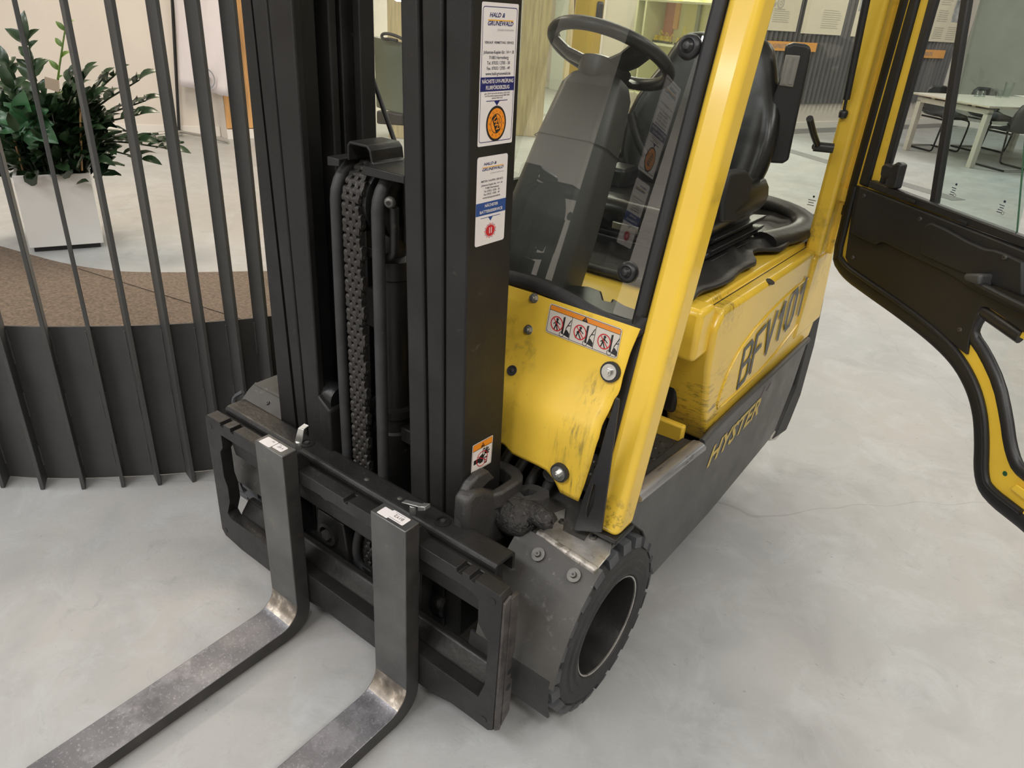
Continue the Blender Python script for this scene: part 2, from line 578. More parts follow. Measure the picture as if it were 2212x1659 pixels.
def smoothpath(pts, it=2, closed=False):
    pts = [Vector(p) for p in pts]
    for _ in range(it):
        q = []
        n = len(pts)
        if not closed:
            q.append(pts[0])
        for i in range(n if closed else n - 1):
            a, b = pts[i], pts[(i + 1) % n]
            q += [a * .75 + b * .25, a * .25 + b * .75]
        if not closed:
            q.append(pts[-1])
        pts = q
    return pts


def rrect(x0, x1, y0, y1, r, n=4):
    p = []
    for cx, cy, a in ((x1 - r, y1 - r, 0), (x0 + r, y1 - r, 90), (x0 + r, y0 + r, 180), (x1 - r, y0 + r, 270)):
        for i in range(n + 1):
            t = math.radians(a + 90 * i / n)
            p.append((cx + r * math.cos(t), cy + r * math.sin(t)))
    return p


def disc(cx, cy, r, n=24, ry=None):
    ry = r if ry is None else ry
    return [(cx + r * math.cos(2 * PI * i / n), cy + ry * math.sin(2 * PI * i / n)) for i in range(n)]


def text_mesh(s, size, bold=0.0, shear=0.0, align='LEFT', res=2):
    c = bpy.data.curves.new('t', 'FONT')
    c.body = s
    c.size = size
    c.shear = shear
    c.offset = bold * size
    c.align_x = align
    c.resolution_u = res
    o = bpy.data.objects.new('t', c)
    COL.objects.link(o)
    dg = bpy.context.evaluated_depsgraph_get()
    me = bpy.data.meshes.new_from_object(o.evaluated_get(dg))
    vs = [v.co.copy() for v in me.vertices]
    fs = [tuple(p.vertices) for p in me.polygons]
    bpy.data.objects.remove(o)
    bpy.data.curves.remove(c)
    bpy.data.meshes.remove(me)
    return vs, fs


class Plate:
    """flat print on a plane: local (a, b) coordinates in metres, drawn as thin geometry"""
    def __init__(self, o, u, v, n):
        self.o, self.u, self.v, self.n = Vector(o), Vector(u), Vector(v), Vector(n)
        self.mb = MB()

    def P(self, a, b, h):
        return self.o + self.u * a + self.v * b + self.n * h

    def poly(self, pts, m, h=.0006, t=.0003, holes=()):
        self.mb.use(m).prism(pts, self.o + self.n * (h - t), self.u, self.v, self.n, t, holes)
        return self

    def rect(self, a0, a1, b0, b1, m, h=.0006):
        return self.poly([(a0, b0), (a1, b0), (a1, b1), (a0, b1)], m, h)

    def text(self, s, a, b, size, m, h=.0009, bold=0.0, shear=0.0, align='LEFT', width=None):
        vs, fs = text_mesh(s, size, bold, shear, align)
        if not vs:
            return self
        k = 1.0
        if width:
            xs = [p.x for p in vs]
            k = width / max(1e-6, max(xs) - min(xs))
        self.mb.use(m).add([self.P(a + p.x * k, b + p.y, h) for p in vs], fs)
        return self

    def ring(self, a, b, r0, r1, m, h=.0009, n=24):
        return self.poly(disc(a, b, r1, n), m, h, holes=[disc(a, b, r0, n)])

    def stroke(self, a0, b0, a1, b1, wd, m, h=.0009):
        d = Vector((a1 - a0, b1 - b0)).normalized()
        q = Vector((-d.y, d.x)) * wd / 2
        return self.poly([(a0 + q.x, b0 + q.y), (a0 - q.x, b0 - q.y), (a1 - q.x, b1 - q.y), (a1 + q.x, b1 + q.y)], m, h)


def bolt(parent, p, n, r=.012, washer=None, m='zinc', mw='zinc', name='bolt', h=.008, nw='rubber', rubber=None, hexa=True):
    n = Vector(n).normalized()
    p = Vector(p)
    mb = MB()
    k = 0
    if rubber:
        mb.use('rubber').cyl(p, p + n * .012, rubber, 20)
        k = .012
    if washer:
        mb.use(mw).cyl(p + n * k, p + n * (k + .003), washer, 20)
        k += .003
    mb.use(m).cyl(p + n * k, p + n * (k + h), r, 6 if hexa else 16, r * (1 if hexa else .8))
    if hexa:
        mb.cyl(p + n * (k + h), p + n * (k + h + .003), r * .55, 10)
    else:
        mb.use('ink_black').cyl(p + n * (k + h - .001), p + n * (k + h + .0008), r * .4, 6)
    return mb.build(name, parent, smooth=40)
# ================================================================== THE SETTING
m = MB().use('concrete')
m.box(-16, 9, -8, 20, -.1, 0)
struct(m.build('floor'))
m = MB().use('ceiling_white')
m.box(-16, 9, -8, 20, CEIL, CEIL + .1)
ceil_ = struct(m.build('ceiling'))


def wall(name, a, b, z0=0.0, z1=CEIL, t=.12, m='wall_white', side=1):
    a, b = Vector((a[0], a[1], 0)), Vector((b[0], b[1], 0))
    d = (b - a).normalized()
    n = Vector((d.y, -d.x, 0)) * side  # towards the room
    mb = MB().use(m)
    mb.hexa([a + Vector((0, 0, z0)), b + Vector((0, 0, z0)), b - n * t + Vector((0, 0, z0)), a - n * t + Vector((0, 0, z0))],
            [a + Vector((0, 0, z1)), b + Vector((0, 0, z1)), b - n * t + Vector((0, 0, z1)), a - n * t + Vector((0, 0, z1))])
    return struct(mb.build(name)), a, b, d, n


def baseboard(name, a, b, h=.09, t=.015, m='base_white', side=1):
    a, b = Vector((a[0], a[1], 0)), Vector((b[0], b[1], 0))
    d = (b - a).normalized()
    n = Vector((d.y, -d.x, 0)) * side
    mb = MB().use(m)
    mb.hexa([a, b, b + n * t, a + n * t], [p + Vector((0, 0, h)) for p in (a, b, b + n * t, a + n * t)])
    struct(mb.build(name, bev=.003))


# left white wall, with an inner corner and a column faced in wood
WA, WB = (-13.5, -2.47), (-7.495, 4.684)
wall('wall_left', WA, WB)
baseboard('baseboard_left', WA, WB, .1)
cA, cB = (-7.313, 4.60), (-6.85, 5.6)
mb = MB().use('wall_white')
mb.hexa([(-7.495, 4.684, 0), (-7.34, 4.66, 0), (-6.9, 5.72, 0), (-7.6, 6.0, 0)], [(-7.495, 4.684, CEIL), (-7.34, 4.66, CEIL), (-6.9, 5.72, CEIL), (-7.6, 6.0, CEIL)])
struct(mb.build('wall_column'))
mb = MB().use('wood')
for i in range(4):
    t0, t1 = i / 4 + .004, (i + 1) / 4 - .004
    A, B = Vector((-7.335, 4.655, 0)), Vector((-6.895, 5.715, 0))
    n = Vector((.93, -.36, 0))
    p0, p1 = A.lerp(B, t0), A.lerp(B, t1)
    mbp = MB().use('wood')
    mbp.hexa([p0 + Vector((0, 0, .11)), p1 + Vector((0, 0, .11)), p1 + n * .025 + Vector((0, 0, .11)), p0 + n * .025 + Vector((0, 0, .11))],
             [p0 + Vector((0, 0, 3.4)), p1 + Vector((0, 0, 3.4)), p1 + n * .025 + Vector((0, 0, 3.4)), p0 + n * .025 + Vector((0, 0, 3.4))])
    if i == 0:
        wp = struct(mbp.build('trim_1'))
    else:
        mbp.build('plank', wp)
baseboard('baseboard_column', (-7.335, 4.655), (-6.895, 5.715), .1, .035)

# far white wall and the corrugated wall on the right
L3p, L3d = Vector((-3.75, 12.11, 0)), Vector((1.1, 2.82, 0)).normalized()
L3n = Vector((L3d.y, -L3d.x, 0))


def L3(s, z, off=0.0):
    return L3p + L3d * s + L3n * off + Vector((0, 0, z))


a3, b3 = L3(-1.35, 0), L3(3.95, 0)
wall('wall_right', (a3.x, a3.y), (b3.x, b3.y), m='wall_white')
baseboard('baseboard_right', (a3.x, a3.y), (b3.x, b3.y), .1)
wall('wall_far', (-9.5, 12.9), (a3.x, a3.y), m='wall_white')
baseboard('baseboard_far', (-9.5, 12.9), (a3.x, a3.y), .1)
wall('wall_meeting', (b3.x, b3.y), (4.5, 15.2), m='wall_grey')
baseboard('baseboard_meeting', (b3.x, b3.y), (4.5, 15.2), .1)
wall('wall_back', (-9.5, 12.9), (-6.9, 5.72), side=-1)
wall('wall_near', (8.5, -7.5), (-13.5, -7.5), side=1)
wall('wall_side', (8.5, 15.2), (8.5, -7.5), side=1)
wall('wall_corner', (-13.5, -2.47), (-13.5, -7.5), side=-1)
# recessed window reveal with a sill in the grey wall
wq = Vector((b3.x, b3.y, 0))
wd = (Vector((4.5, 15.2, 0)) - wq).normalized()
wn = Vector((wd.y, -wd.x, 0))
win = thing('window_1', '', '')
del win['label'], win['category']
struct(win)
mb = MB().use('base_white')
mb.hexa([wq + wd * 1.1 + Vector((0, 0, .95)), wq + wd * 2.6 + Vector((0, 0, .95)), wq + wd * 2.6 + wn * .16 + Vector((0, 0, .95)), wq + wd * 1.1 + wn * .16 + Vector((0, 0, .95))],
        [p + Vector((0, 0, .05)) for p in (wq + wd * 1.1 + Vector((0, 0, .95)), wq + wd * 2.6 + Vector((0, 0, .95)), wq + wd * 2.6 + wn * .16 + Vector((0, 0, .95)), wq + wd * 1.1 + wn * .16 + Vector((0, 0, .95)))])
mb.build('window_sill', win, bev=.006)
mb = MB().use('base_white')
for s0, s1, z0, z1 in ((1.18, 1.26, 1.0, 2.6), (2.44, 2.52, 1.0, 2.6), (1.26, 2.44, 2.5, 2.6)):
    q = [wq + wd * s0 + Vector((0, 0, z0)), wq + wd * s1 + Vector((0, 0, z0)), wq + wd * s1 + wn * .05 + Vector((0, 0, z0)), wq + wd * s0 + wn * .05 + Vector((0, 0, z0))]
    mb.hexa(q, [p + Vector((0, 0, z1 - z0)) for p in q])
mb.build('window_frame', win, bev=.004)
mb = MB().use('door_glass_green')
q = [wq + wd * 1.24 + wn * .02 + Vector((0, 0, 1.0)), wq + wd * 2.46 + wn * .02 + Vector((0, 0, 1.0)), wq + wd * 2.46 + wn * .025 + Vector((0, 0, 1.0)), wq + wd * 1.24 + wn * .025 + Vector((0, 0, 1.0))]
mb.hexa(q, [p + Vector((0, 0, 1.52)) for p in q])
mb.build('window_pane', win)

# dark strips let into the floor
for a, b, wd_ in (((-3.15, 10.06), (-.9, 8.74), .2),):
    a, b = Vector((a[0], a[1], 0)), Vector((b[0], b[1], 0))
    d = (b - a).normalized()
    n = Vector((-d.y, d.x, 0)) * wd_ / 2
    mb = MB().use('floor_strip')
    mb.hexa([a - n, b - n, b + n, a + n], [p + Vector((0, 0, .003)) for p in (a - n, b - n, b + n, a + n)])
    struct(mb.build('floor_strip'))
mb = MB().use('floor_strip')
q = [L3(-1.35, 0, .02), L3(3.9, 0, .02), L3(3.9, 0, .35), L3(-1.35, 0, .35)]
mb.hexa(q, [p + Vector((0, 0, .003)) for p in q])
struct(mb.build('floor_strip'))

# ceiling lamps above the hall (they give the light)
for lx, ly, sx, sy, e, c in LAMPS:
    MB().use('alu').box(lx - sx / 2 - .03, lx + sx / 2 + .03, ly - sy / 2 - .03, ly + sy / 2 + .03, CEIL - .07, CEIL).build('lamp_housing', ceil_, bev=.005)

# ------------------------------------------------------------------ carpet behind the fence
FT = .565
tp = [(3, 708), (98, 710), (190, 709), (274, 708), (353, 705), (426, 701), (494, 696), (555, 690)]
bx = [Vector(at(*p, Z=FT)[:2]) for p in tp]
# continue both ways
d0 = bx[0] - bx[1]
NLEFT = 11
for i in range(NLEFT):
    d0 = Matrix.Rotation(math.radians(-5), 2) @ d0
    bx.insert(0, bx[0] + d0)
d1 = bx[-1] - bx[-2]
for i in range(2):
    d1 = Matrix.Rotation(math.radians(4), 2) @ d1
    bx.append(bx[-1] + d1)
edge = [at(-160, 490, Z=0), at(0, 535, Z=0), at(60, 552, Z=0), at(145, 575, Z=0), at(245, 590, Z=0), at(320, 593, Z=0), at(400, 593, Z=0), at(480, 592, Z=0), at(570, 590, Z=0), at(640, 590, Z=0), at(760, 600, Z=0)]
edge = smoothpath(edge, 2)
front = [(-1.93, 1.75)]
for i in range(len(bx) - 1, 0, -1):
    d = (bx[i] - bx[i - 1]).normalized()
    q = bx[i] - Vector((d.y, -d.x)) * .03
    front.append((q.x, q.y))
front += [(-4.6, -.6)]
poly = [(p.x, p.y) for p in edge] + front
o = MB().use('carpet').xy(poly, 0.0, .012).build('carpet')
tag(o, 'brown loop-pile carpet with a curved edge inside the dark steel fence', 'carpet')
# second carpet piece with the seam
s0, s1 = at(170, 581, Z=.012), at(500, 683, Z=.012)
e2 = [p for p in edge if p.x > s0.x + .05]
sd_ = s1 - s0
s2 = s1 + sd_ * .6
poly = [(s0.x, s0.y)] + [(p.x - .008, p.y - .012) for p in e2] + [(-1.98, 1.80), (s2.x, s2.y)]
cp = MB().use('carpet_b').xy(poly, .012, .0145).build('carpet_section', o)
sm = MB().use('soil').tube([s0 + Vector((0, 0, .0015)), s1 + Vector((0, 0, .0015)), s2 + Vector((0, 0, .0015))], .0016, 5)
sm.build('seam', o)

# ------------------------------------------------------------------ curved steel fence
fence = thing('fence', 'curved dark grey steel fence of upright flat bars on a kerb sheet', 'fence', (bx[NLEFT].x, bx[NLEFT].y, 0))
path = smoothpath([Vector((p.x, p.y, 0)) for p in bx], 2)
NB = len(bx)
outer, inner = [], []
for i, p in enumerate(path):
    d = (path[min(i + 1, len(path) - 1)] - path[max(i - 1, 0)]).normalized()
    n = Vector((d.y, -d.x, 0))
    outer.append(p - n * .012)
    inner.append(p - n * .018)
mb = MB().use('fence_steel')
loop = [(p.x, p.y) for p in outer] + [(p.x, p.y) for p in reversed(inner)]
mb.xy(loop, .004, FT)
mb.build('kerb_sheet', fence, smooth=35)
for i, p in enumerate(bx):
    a = math.radians(-30 + 30 * (i - NLEFT) / 7)  # heading of the bar's flat side, towards the hall
    u = Vector((math.cos(a), math.sin(a)))
    v = Vector((-u.y, u.x))
    q = [p - u * .014 - v * .006, p + u * .054 - v * .006, p + u * .054 + v * .006, p - u * .014 + v * .006]
    b = MB().use('fence_steel').hexa([(r.x, r.y, .002) for r in q], [(r.x, r.y, 3.2) for r in q]).build('fence_bar', fence, bev=.0015, seg=1)
    wl = MB().use('fence_steel')
    for s in (-1, 1):
        for z0, z1 in ((.44, .555), (.25, .34), (.06, .14)):
            pts = []
            k = 8
            for j in range(k + 1):
                z = z0 + (z1 - z0) * j / k
                c = p - u * .006 + v * s * (.0065 + .001 * random.random())
                pts.append((c.x, c.y, z))
            wl.tube(pts, [.0035 + .0016 * random.random() for _ in pts], 5)
    wl.build('weld_bead', b, smooth=60, kind='stuff')

# ------------------------------------------------------------------ planter with a ZZ plant
pc = Vector(at(65, 540, Z=.02))
pd = Vector(at(225, 528, Z=.02))
ex = (pd - pc)
W = ex.length
ex.normalize()
ey = Vector((-ex.y, ex.x, 0))
PH = .455
plant = thing('potted_plant', 'dark green bushy plant on canes in a square white planter', 'plant', (pc.x, pc.y, 0))


def pl(a, b, z):
    return pc + ex * a + ey * b + Vector((0, 0, z - .02))


def pbox(mb, a0, a1, b0, b1, z0, z1):
    q = [(a0, b0), (a1, b0), (a1, b1), (a0, b1)]
    return mb.hexa([pl(a, b, z0) for a, b in q], [pl(a, b, z1) for a, b in q])


mb = MB().use('planter_white')
pbox(mb, 0, W, 0, .02, .03, PH)
pbox(mb, 0, W, W - .02, W, .03, PH)
pbox(mb, 0, .02, .02, W - .02, .03, PH)
pbox(mb, W - .02, W, .02, W - .02, .03, PH)
pbox(mb, .02, W - .02, .02, W - .02, .03, .05)
mb.build('planter', plant, bev=.003)
pbox(MB().use('ink_black'), .02, W - .02, .02, W - .02, .0, .03).build('plinth', plant)
pbox(MB().use('soil'), .02, W - .02, .02, W - .02, .05, PH - .05).build('soil', plant)


def leafmesh(name, L, wd_, m):
    mb = MB().use(m)
    rows = []
    for i in range(6):
        t = i / 5
        hw = wd_ * (math.sin(PI * min(1, t * .93 + .07)) ** .75) * (1 - .25 * t)
        z = .10 * L * math.sin(PI * t) - .12 * L * t * t
        rows.append([(-hw, L * t, z + hw * .3), (0, L * t, z), (hw, L * t, z + hw * .3)])
    mb.grid(rows)
    return mb.mesh(name, 180)


LEAF = [leafmesh('leaf', .125, .034, 'leaf'), leafmesh('leaf', .105, .029, 'leaf')]
LEAFY = leafmesh('leaf', .06, .016, 'leaf_young')
LEAFB = leafmesh('leaf', .13, .05, 'leaf_big')
nleaf = 0


def placeleaf(me, p, d, up, s, parent):
    global nleaf
    o = bpy.data.objects.new('leaf', me)
    COL.objects.link(o)
    d = d.normalized()
    x = d.cross(up)
    if x.length < 1e-3:
        x = d.orthogonal()
    x.normalize()
    z = x.cross(d)
    o.parent = parent
    o.matrix_parent_inverse = Matrix.Identity(4)
    o.matrix_local = Matrix.Translation(p) @ Matrix((x, d, z)).transposed().to_4x4() @ Matrix.Scale(s, 4)
    nleaf += 1
    return o


rest = MB().use('leaf')


def addleaf(p, d, up, s):
    d = d.normalized()
    x = d.cross(up)
    x = x.normalized() if x.length > 1e-3 else d.orthogonal().normalized()
    z = x.cross(d)
    vs, fs = [], []
    L, wd_ = .115 * s, .03 * s
    for t in (0, .35, .7, 1):
        hw = wd_ * math.sin(PI * min(1, t * .9 + .1)) ** .8
        vs += [p + d * L * t - x * hw + z * hw * .3, p + d * L * t - z * .1 * L * t * t, p + d * L * t + x * hw + z * hw * .3]
    for i in range(3):
        fs += [(i * 3, i * 3 + 1, i * 3 + 4, i * 3 + 3), (i * 3 + 1, i * 3 + 2, i * 3 + 5, i * 3 + 4)]
    rest.add(vs, fs)


base = pl(W * .5, W * .5, PH - .06)
# stems: (lean in picture-right direction, lean away/towards, length, kind); picture-right = rt, towards camera = fw
rt = Vector((.61, .79, 0)).normalized()
rt = (Vector((CR[0][0], CR[1][0], 0))).normalized()
fw = Vector((rt.y, -rt.x, 0))
STEMS = [(-.52, .05, .98, 0), (-.40, -.1, .86, 0), (-.13, .0, 1.02, 0), (-.06, .05, 1.04, 1), (.30, .08, .92, 0), (.52, -.04, .98, 0), (.62, .1, .88, 0), (.42, .22, .78, 0), (.16, .25, .7, 0), (-.22, .28, .74, 0), (-.5, .3, .72, 0),
         (.75, .12, .72, 0), (.62, .34, .5, 0), (-.62, .1, .7, 0), (.05, -.3, .8, 0), (.30, -.25, .9, 0), (-.3, -.3, .85, 0), (.5, .3, .62, 0), (-.08, .3, .55, 0), (-.7, .25, .55, 0), (.24, .12, .78, 0), (-.34, .12, .66, 0), (.8, .0, .86, 0), (.02, .14, .66, 0), (.68, .2, .8, 0), (.58, -.1, .9, 0), (.72, -.1, .84, 0), (.45, .1, .95, 0)]
for k, (lr, lf, Ls, kind) in enumerate(STEMS):
    lr, Ls = lr * 1.05 + (.17 if kind == 0 else .38), Ls * ((.88 if lr < .35 else 1.0) if kind == 0 else 1.0)
    b0 = base + rt * lr * .16 + fw * lf * .16
    top = base + (rt * lr + fw * lf).normalized() * 0 + rt * lr * Ls * .85 + fw * lf * Ls * .8 + Vector((0, 0, Ls * math.sqrt(max(.14, 1 - .95 * lr * lr - .6 * lf * lf)) * .98 - .1))
    midp = b0.lerp(top, .5) + Vector((0, 0, .10 * abs(lr) + .04)) - rt * lr * .10
    pts = smoothpath([b0, b0.lerp(midp, .5) + Vector((0, 0, .05)), midp, top], 2)
    st = MB().use('stem_dark' if kind == 0 else 'leaf_young').tube(pts, [.011 - .008 * i / len(pts) for i in range(len(pts))], 6).build('stem', plant, smooth=60)
    ncount = 17
    for j in range(ncount):
        t = .24 + .76 * j / (ncount - 1)
        i = min(len(pts) - 2, int(t * (len(pts) - 1)))
        p = pts[i].lerp(pts[i + 1], t * (len(pts) - 1) - i)
        d = (pts[i + 1] - pts[i]).normalized()
        sd = d.cross(Vector((0, 0, 1)))
        sd = sd.normalized() if sd.length > .1 else rt
        sgn = 1 if j % 2 else -1
        if kind == 1 or abs(lr) < .2:
            sd = (rt * 1.0 + fw * .35 * (1 if j % 4 < 2 else -1)).normalized()
        ld = (d * .55 + sd * sgn * .85 + Vector((random.uniform(-.15, .15), random.uniform(-.15, .15), .25)))
        if j == ncount - 1:
            ld = d
        s = (1.0 + random.uniform(-.15, .25)) * (1.12 - .35 * t) * 1.12
        up = Vector((0, 0, 1)) + fw * .6 + d * -.4
        if nleaf < 285 and (k < 15 or j > 14):
            placeleaf(LEAFY if kind == 1 else LEAF[j % 2], p, ld, up, s, st)
        else:
            addleaf(p, ld, up, s)
# big lobed light leaves in front of the middle
bst = MB().use('stem_dark').tube([base, base + Vector((0, 0, .2)) + fw * .1, base + rt * .03 + fw * .2 + Vector((0, 0, .36))], .006, 6).build('stem', plant, smooth=60)
bc = base + rt * .05 + fw * .2 + Vector((0, 0, .36))
for a in range(9):
    an = 2 * PI * a / 9
    placeleaf(LEAFB, bc + rt * math.cos(an) * .02, rt * math.cos(an) + Vector((0, 0, math.sin(an) * .75)) + fw * .35, fw + Vector((0, 0, .5)), 1.05 + .2 * (a % 3), bst)
# dense inner foliage that cannot be told apart
for _ in range(420):
    a, r = random.uniform(0, 2 * PI), random.random() ** .5
    q = base + Vector((math.cos(a), math.sin(a), 0)) * r * .30 + Vector((0, 0, random.uniform(.0, .42)))
    dv = Vector((math.cos(a) * .6 + random.uniform(-.4, .4), math.sin(a) * .6 + random.uniform(-.4, .4), random.uniform(-.1, .8)))
    addleaf(q, dv, Vector((0, 0, 1)) + fw * .5, random.uniform(.8, 1.3))
rest.build('foliage', plant, smooth=180, kind='stuff')
for (x0, y0, x1, y1) in ((50, 370, 8, 220), (177, 368, 173, 235), (137, 370, 112, 242)):
    Yp = pl(.12, .06, 0).y
    a = pl(.1, .06, PH - .06)
    q0 = onp(x0, y0, pl(.2, .07, 0), fw)
    q1 = onp(x1, y1, pl(.2, .05, 0), fw)
    MB().use('bamboo' if x0 != 137 else 'alu').cyl(q0, q1, .006 if x0 != 137 else .003, 8).build('support_cane', plant, smooth=60)
q0 = onp(98, 190, pl(.2, .04, 0), fw)
tg = MB().use('kraft')
tg.hexa([q0, q0 + rt * .075 + Vector((0, 0, -.02)), q0 + rt * .085 + Vector((0, 0, .045)), q0 + rt * .01 + Vector((0, 0, .06))],
        [p + fw * .002 for p in (q0, q0 + rt * .075 + Vector((0, 0, -.02)), q0 + rt * .085 + Vector((0, 0, .045)), q0 + rt * .01 + Vector((0, 0, .06)))])
tg.build('plant_tag', plant)

# ------------------------------------------------------------------ beach-flag banner on a cross foot
bcn = Vector((-7.70, 4.33, 0))
ban = thing('banner', 'white feather banner on a black pole with a folding cross foot', 'banner', bcn)
for p in ((305, 295), (343, 312), (494, 307), (470, 287)):
    q = at(*p, Z=.02)
    if p[0] == 470:
        q = bcn * 2 - Vector(at(343, 312, Z=.0)) + Vector((0, 0, .02))
    d = (Vector(q) - bcn)
    MB().use('alu').tube([bcn + Vector((0, 0, .05)), bcn + d * .5 + Vector((0, 0, .035)), bcn + d + Vector((0, 0, -.0))], .014, 8, flat=(.012, .02)).build('foot', ban, smooth=50)
ptop = onp(372, 0, bcn, Vector((-.87, .49, 0)))
pt = Vector((bcn.x, bcn.y, .06))
dirp = (ptop - pt)
MB().use('pole_black').tube([pt, pt + dirp * .45, pt + dirp, pt + dirp * 2.2], .016, 10).build('pole', ban, smooth=50)
pn = Vector((-.39, .92, 0)).normalized()
fl = [(372, -40), (378, 60), (390, 184), (400, 188), (430, 197), (470, 205), (497, 208), (500, 120), (500, 0), (498, -60)]
rows = []
N = 14
Lp = [Vector(onp(372 + 18 * t, -60 + 244 * t, bcn, pn)) for t in [i / N for i in range(N + 1)]]
Rp = [Vector(onp(499 - 3 * (t > .9), -60 + 268 * t, bcn, pn)) for t in [i / N for i in range(N + 1)]]
for i in range(N + 1):
    rows.append([Lp[i].lerp(Rp[i], j / 12) + pn * (-.02 + .02 * math.sin(j * 1.3 + i * .25)) for j in range(13)])
fc = MB().use('flag_cloth').grid(rows).build('flag_cloth', ban, smooth=180, solid=.002)
pr_ = Plate(onp(446, 170, bcn - pn * .045, pn), Vector((.92, .39, 0)).normalized(), (0, 0, 1), -pn)
pr_.ring(0, .0, .085, .1, 'ink_grey')
for a, b, r in ((-.02, .04, .03), (.02, -.005, .03), (-.02, -.05, .028)):
    pr_.poly(disc(a, b, r, 14), 'ink_grey', .0012)
for i, b in enumerate((.30, .36, .42, .48, .56, .62, .70)):
    pr_.rect(-.115, -.095, b, b + .045, 'ink_black')
pr_.mb.build('printed_emblem', ban)
# ================================================================== THE FORKLIFT
fk = thing('forklift', 'yellow and black electric forklift truck with forks lowered and its cab door open', 'forklift', (-1.1, 1.3, 0))
MX = -1.157   # mast centre

# ------------------------------------------------------------------ forks
FORKS = [(-1.352, -1.246), (-.950, -.846)]


def arc(cx, cy, r, a0, a1, n=6):
    return [(cx + r * math.cos(math.radians(a0 + (a1 - a0) * i / n)), cy + r * math.sin(math.radians(a0 + (a1 - a0) * i / n))) for i in range(n + 1)]


for k, (x0, x1) in enumerate(FORKS):
    yf, yb = .839, .881
    zt, zb = .048, .008
    prof = [(yb, .572), (yf, .572)] + arc(yf - .055, zt + .055, .055, 0, -90, 6) + [(-.05, .036), (-.24, .022), (-.27, .012), (-.24, zb), (.55, zb)] + arc(yb - .075, zb + .075, .075, -90, 0, 6)
    mb = MB()
    mb.use('fork_shank').yz(prof, x0, x1)
    # worn material along the blade and the heel; rusty sides coloured darker as shade
    mb.mats += ['fork_blade', 'fork_heel', 'fork_side_rust_shade']
    o = mb.build('fork', fk, bev=.0025, seg=2)
    for p in o.data.polygons:
        c = p.center
        if abs(p.normal.x) > .7:
            p.material_index = 3
        elif c.z < .07 and c.y < .80 and p.normal.z > .3:
            p.material_index = 1
        elif .04 < c.z < .135 and .77 < c.y < .845 and p.normal.y < .35 and p.normal.z > -.2 and abs(p.normal.x) < .3:
            p.material_index = 2 if .058 < c.z < .135 else 1
    # hook on the carriage rail
    hk = MB().use('carriage_black').prism([(0, 0), (.012, -.004), (.046, -.058), (.046, -.072), (.036, -.076), (.0, -.045)], (x0 + .008, yb, .558), (0, 1, 0), (0, 0, 1), (1, 0, 0), x1 - x0 - .012)
    hk.build('fork_hook', o, bev=.003)
    lv = MB().use('zinc')
    cx = x1 - .035
    if k == 0:
        lv.hexa([(cx - .016, .905, .55), (cx + .014, .912, .55), (cx + .014, .918, .55), (cx - .016, .911, .55)], [(cx - .006, .92, .612), (cx + .018, .926, .612), (cx + .018, .931, .612), (cx - .006, .925, .612)])
        lv.hexa([(cx - .006, .92, .612), (cx + .018, .926, .612), (cx + .018, .931, .612), (cx - .006, .925, .612)], [(cx + .012, .935, .632), (cx + .03, .94, .628), (cx + .03, .944, .625), (cx + .012, .939, .629)])
        lv.cyl((cx - .001, .913, .53), (cx - .001, .913, .56), .011, 10)
    else:
        lv.hexa([(cx - .055, .895, .574), (cx + .02, .905, .588), (cx + .02, .925, .588), (cx - .055, .915, .574)], [(cx - .055, .895, .577), (cx + .02, .905, .591), (cx + .02, .925, .591), (cx - .055, .915, .577)])
        lv.hexa([(cx + .012, .898, .575), (cx + .036, .905, .585), (cx + .036, .93, .585), (cx + .012, .925, .575)], [(cx + .012, .898, .593), (cx + .036, .905, .6), (cx + .036, .93, .6), (cx + .012, .925, .593)])
        lv.cyl((cx - .02, .91, .54), (cx - .02, .91, .575), .011, 10)
    c_ = Vector((cx, .91, .575))
    lv.v = [c_ + (q - c_) * .68 for q in lv.v]
    lv.build('locking_lever', o, bev=.0012)
    # paper labels on the fork top
    P_ = Plate(((x0 + x1) / 2 + .004, yf + .004, .572), (-1, 0, 0), (0, -1, 0), (0, 0, 1)) if False else Plate((x1 - .018, yf + .034, .572), (-1, 0, 0), (0, -1, 0), (0, 0, 1))
    if k == 0:
        P_.poly(rrect(.036, .076, .002, .031, .003), 'sticker_white')
        P_.poly(rrect(.0, .034, .002, .024, .003), 'sticker_white')
        P_.text('AV', .044, .006, .007, 'ink_black')
        P_.text('V 07', .006, .009, .010, 'ink_black')
        P_.rect(.02, .028, .005, .0065, 'ink_grey', .0009)
    else:
        P_.poly(rrect(.042, .072, .003, .029, .002), 'sticker_white')
        P_.poly(rrect(.0, .05, -.001, .025, .003), 'sticker_white', .0013)
        P_.text('B1Y2', .010, .007, .012, 'ink_black', .0017)
        P_.rect(.010, .042, .021, .0222, 'ink_grey', .0016)
        P_.rect(.012, .040, .002, .0033, 'ink_grey', .0016)
    P_.mb.build('paper_label', o)

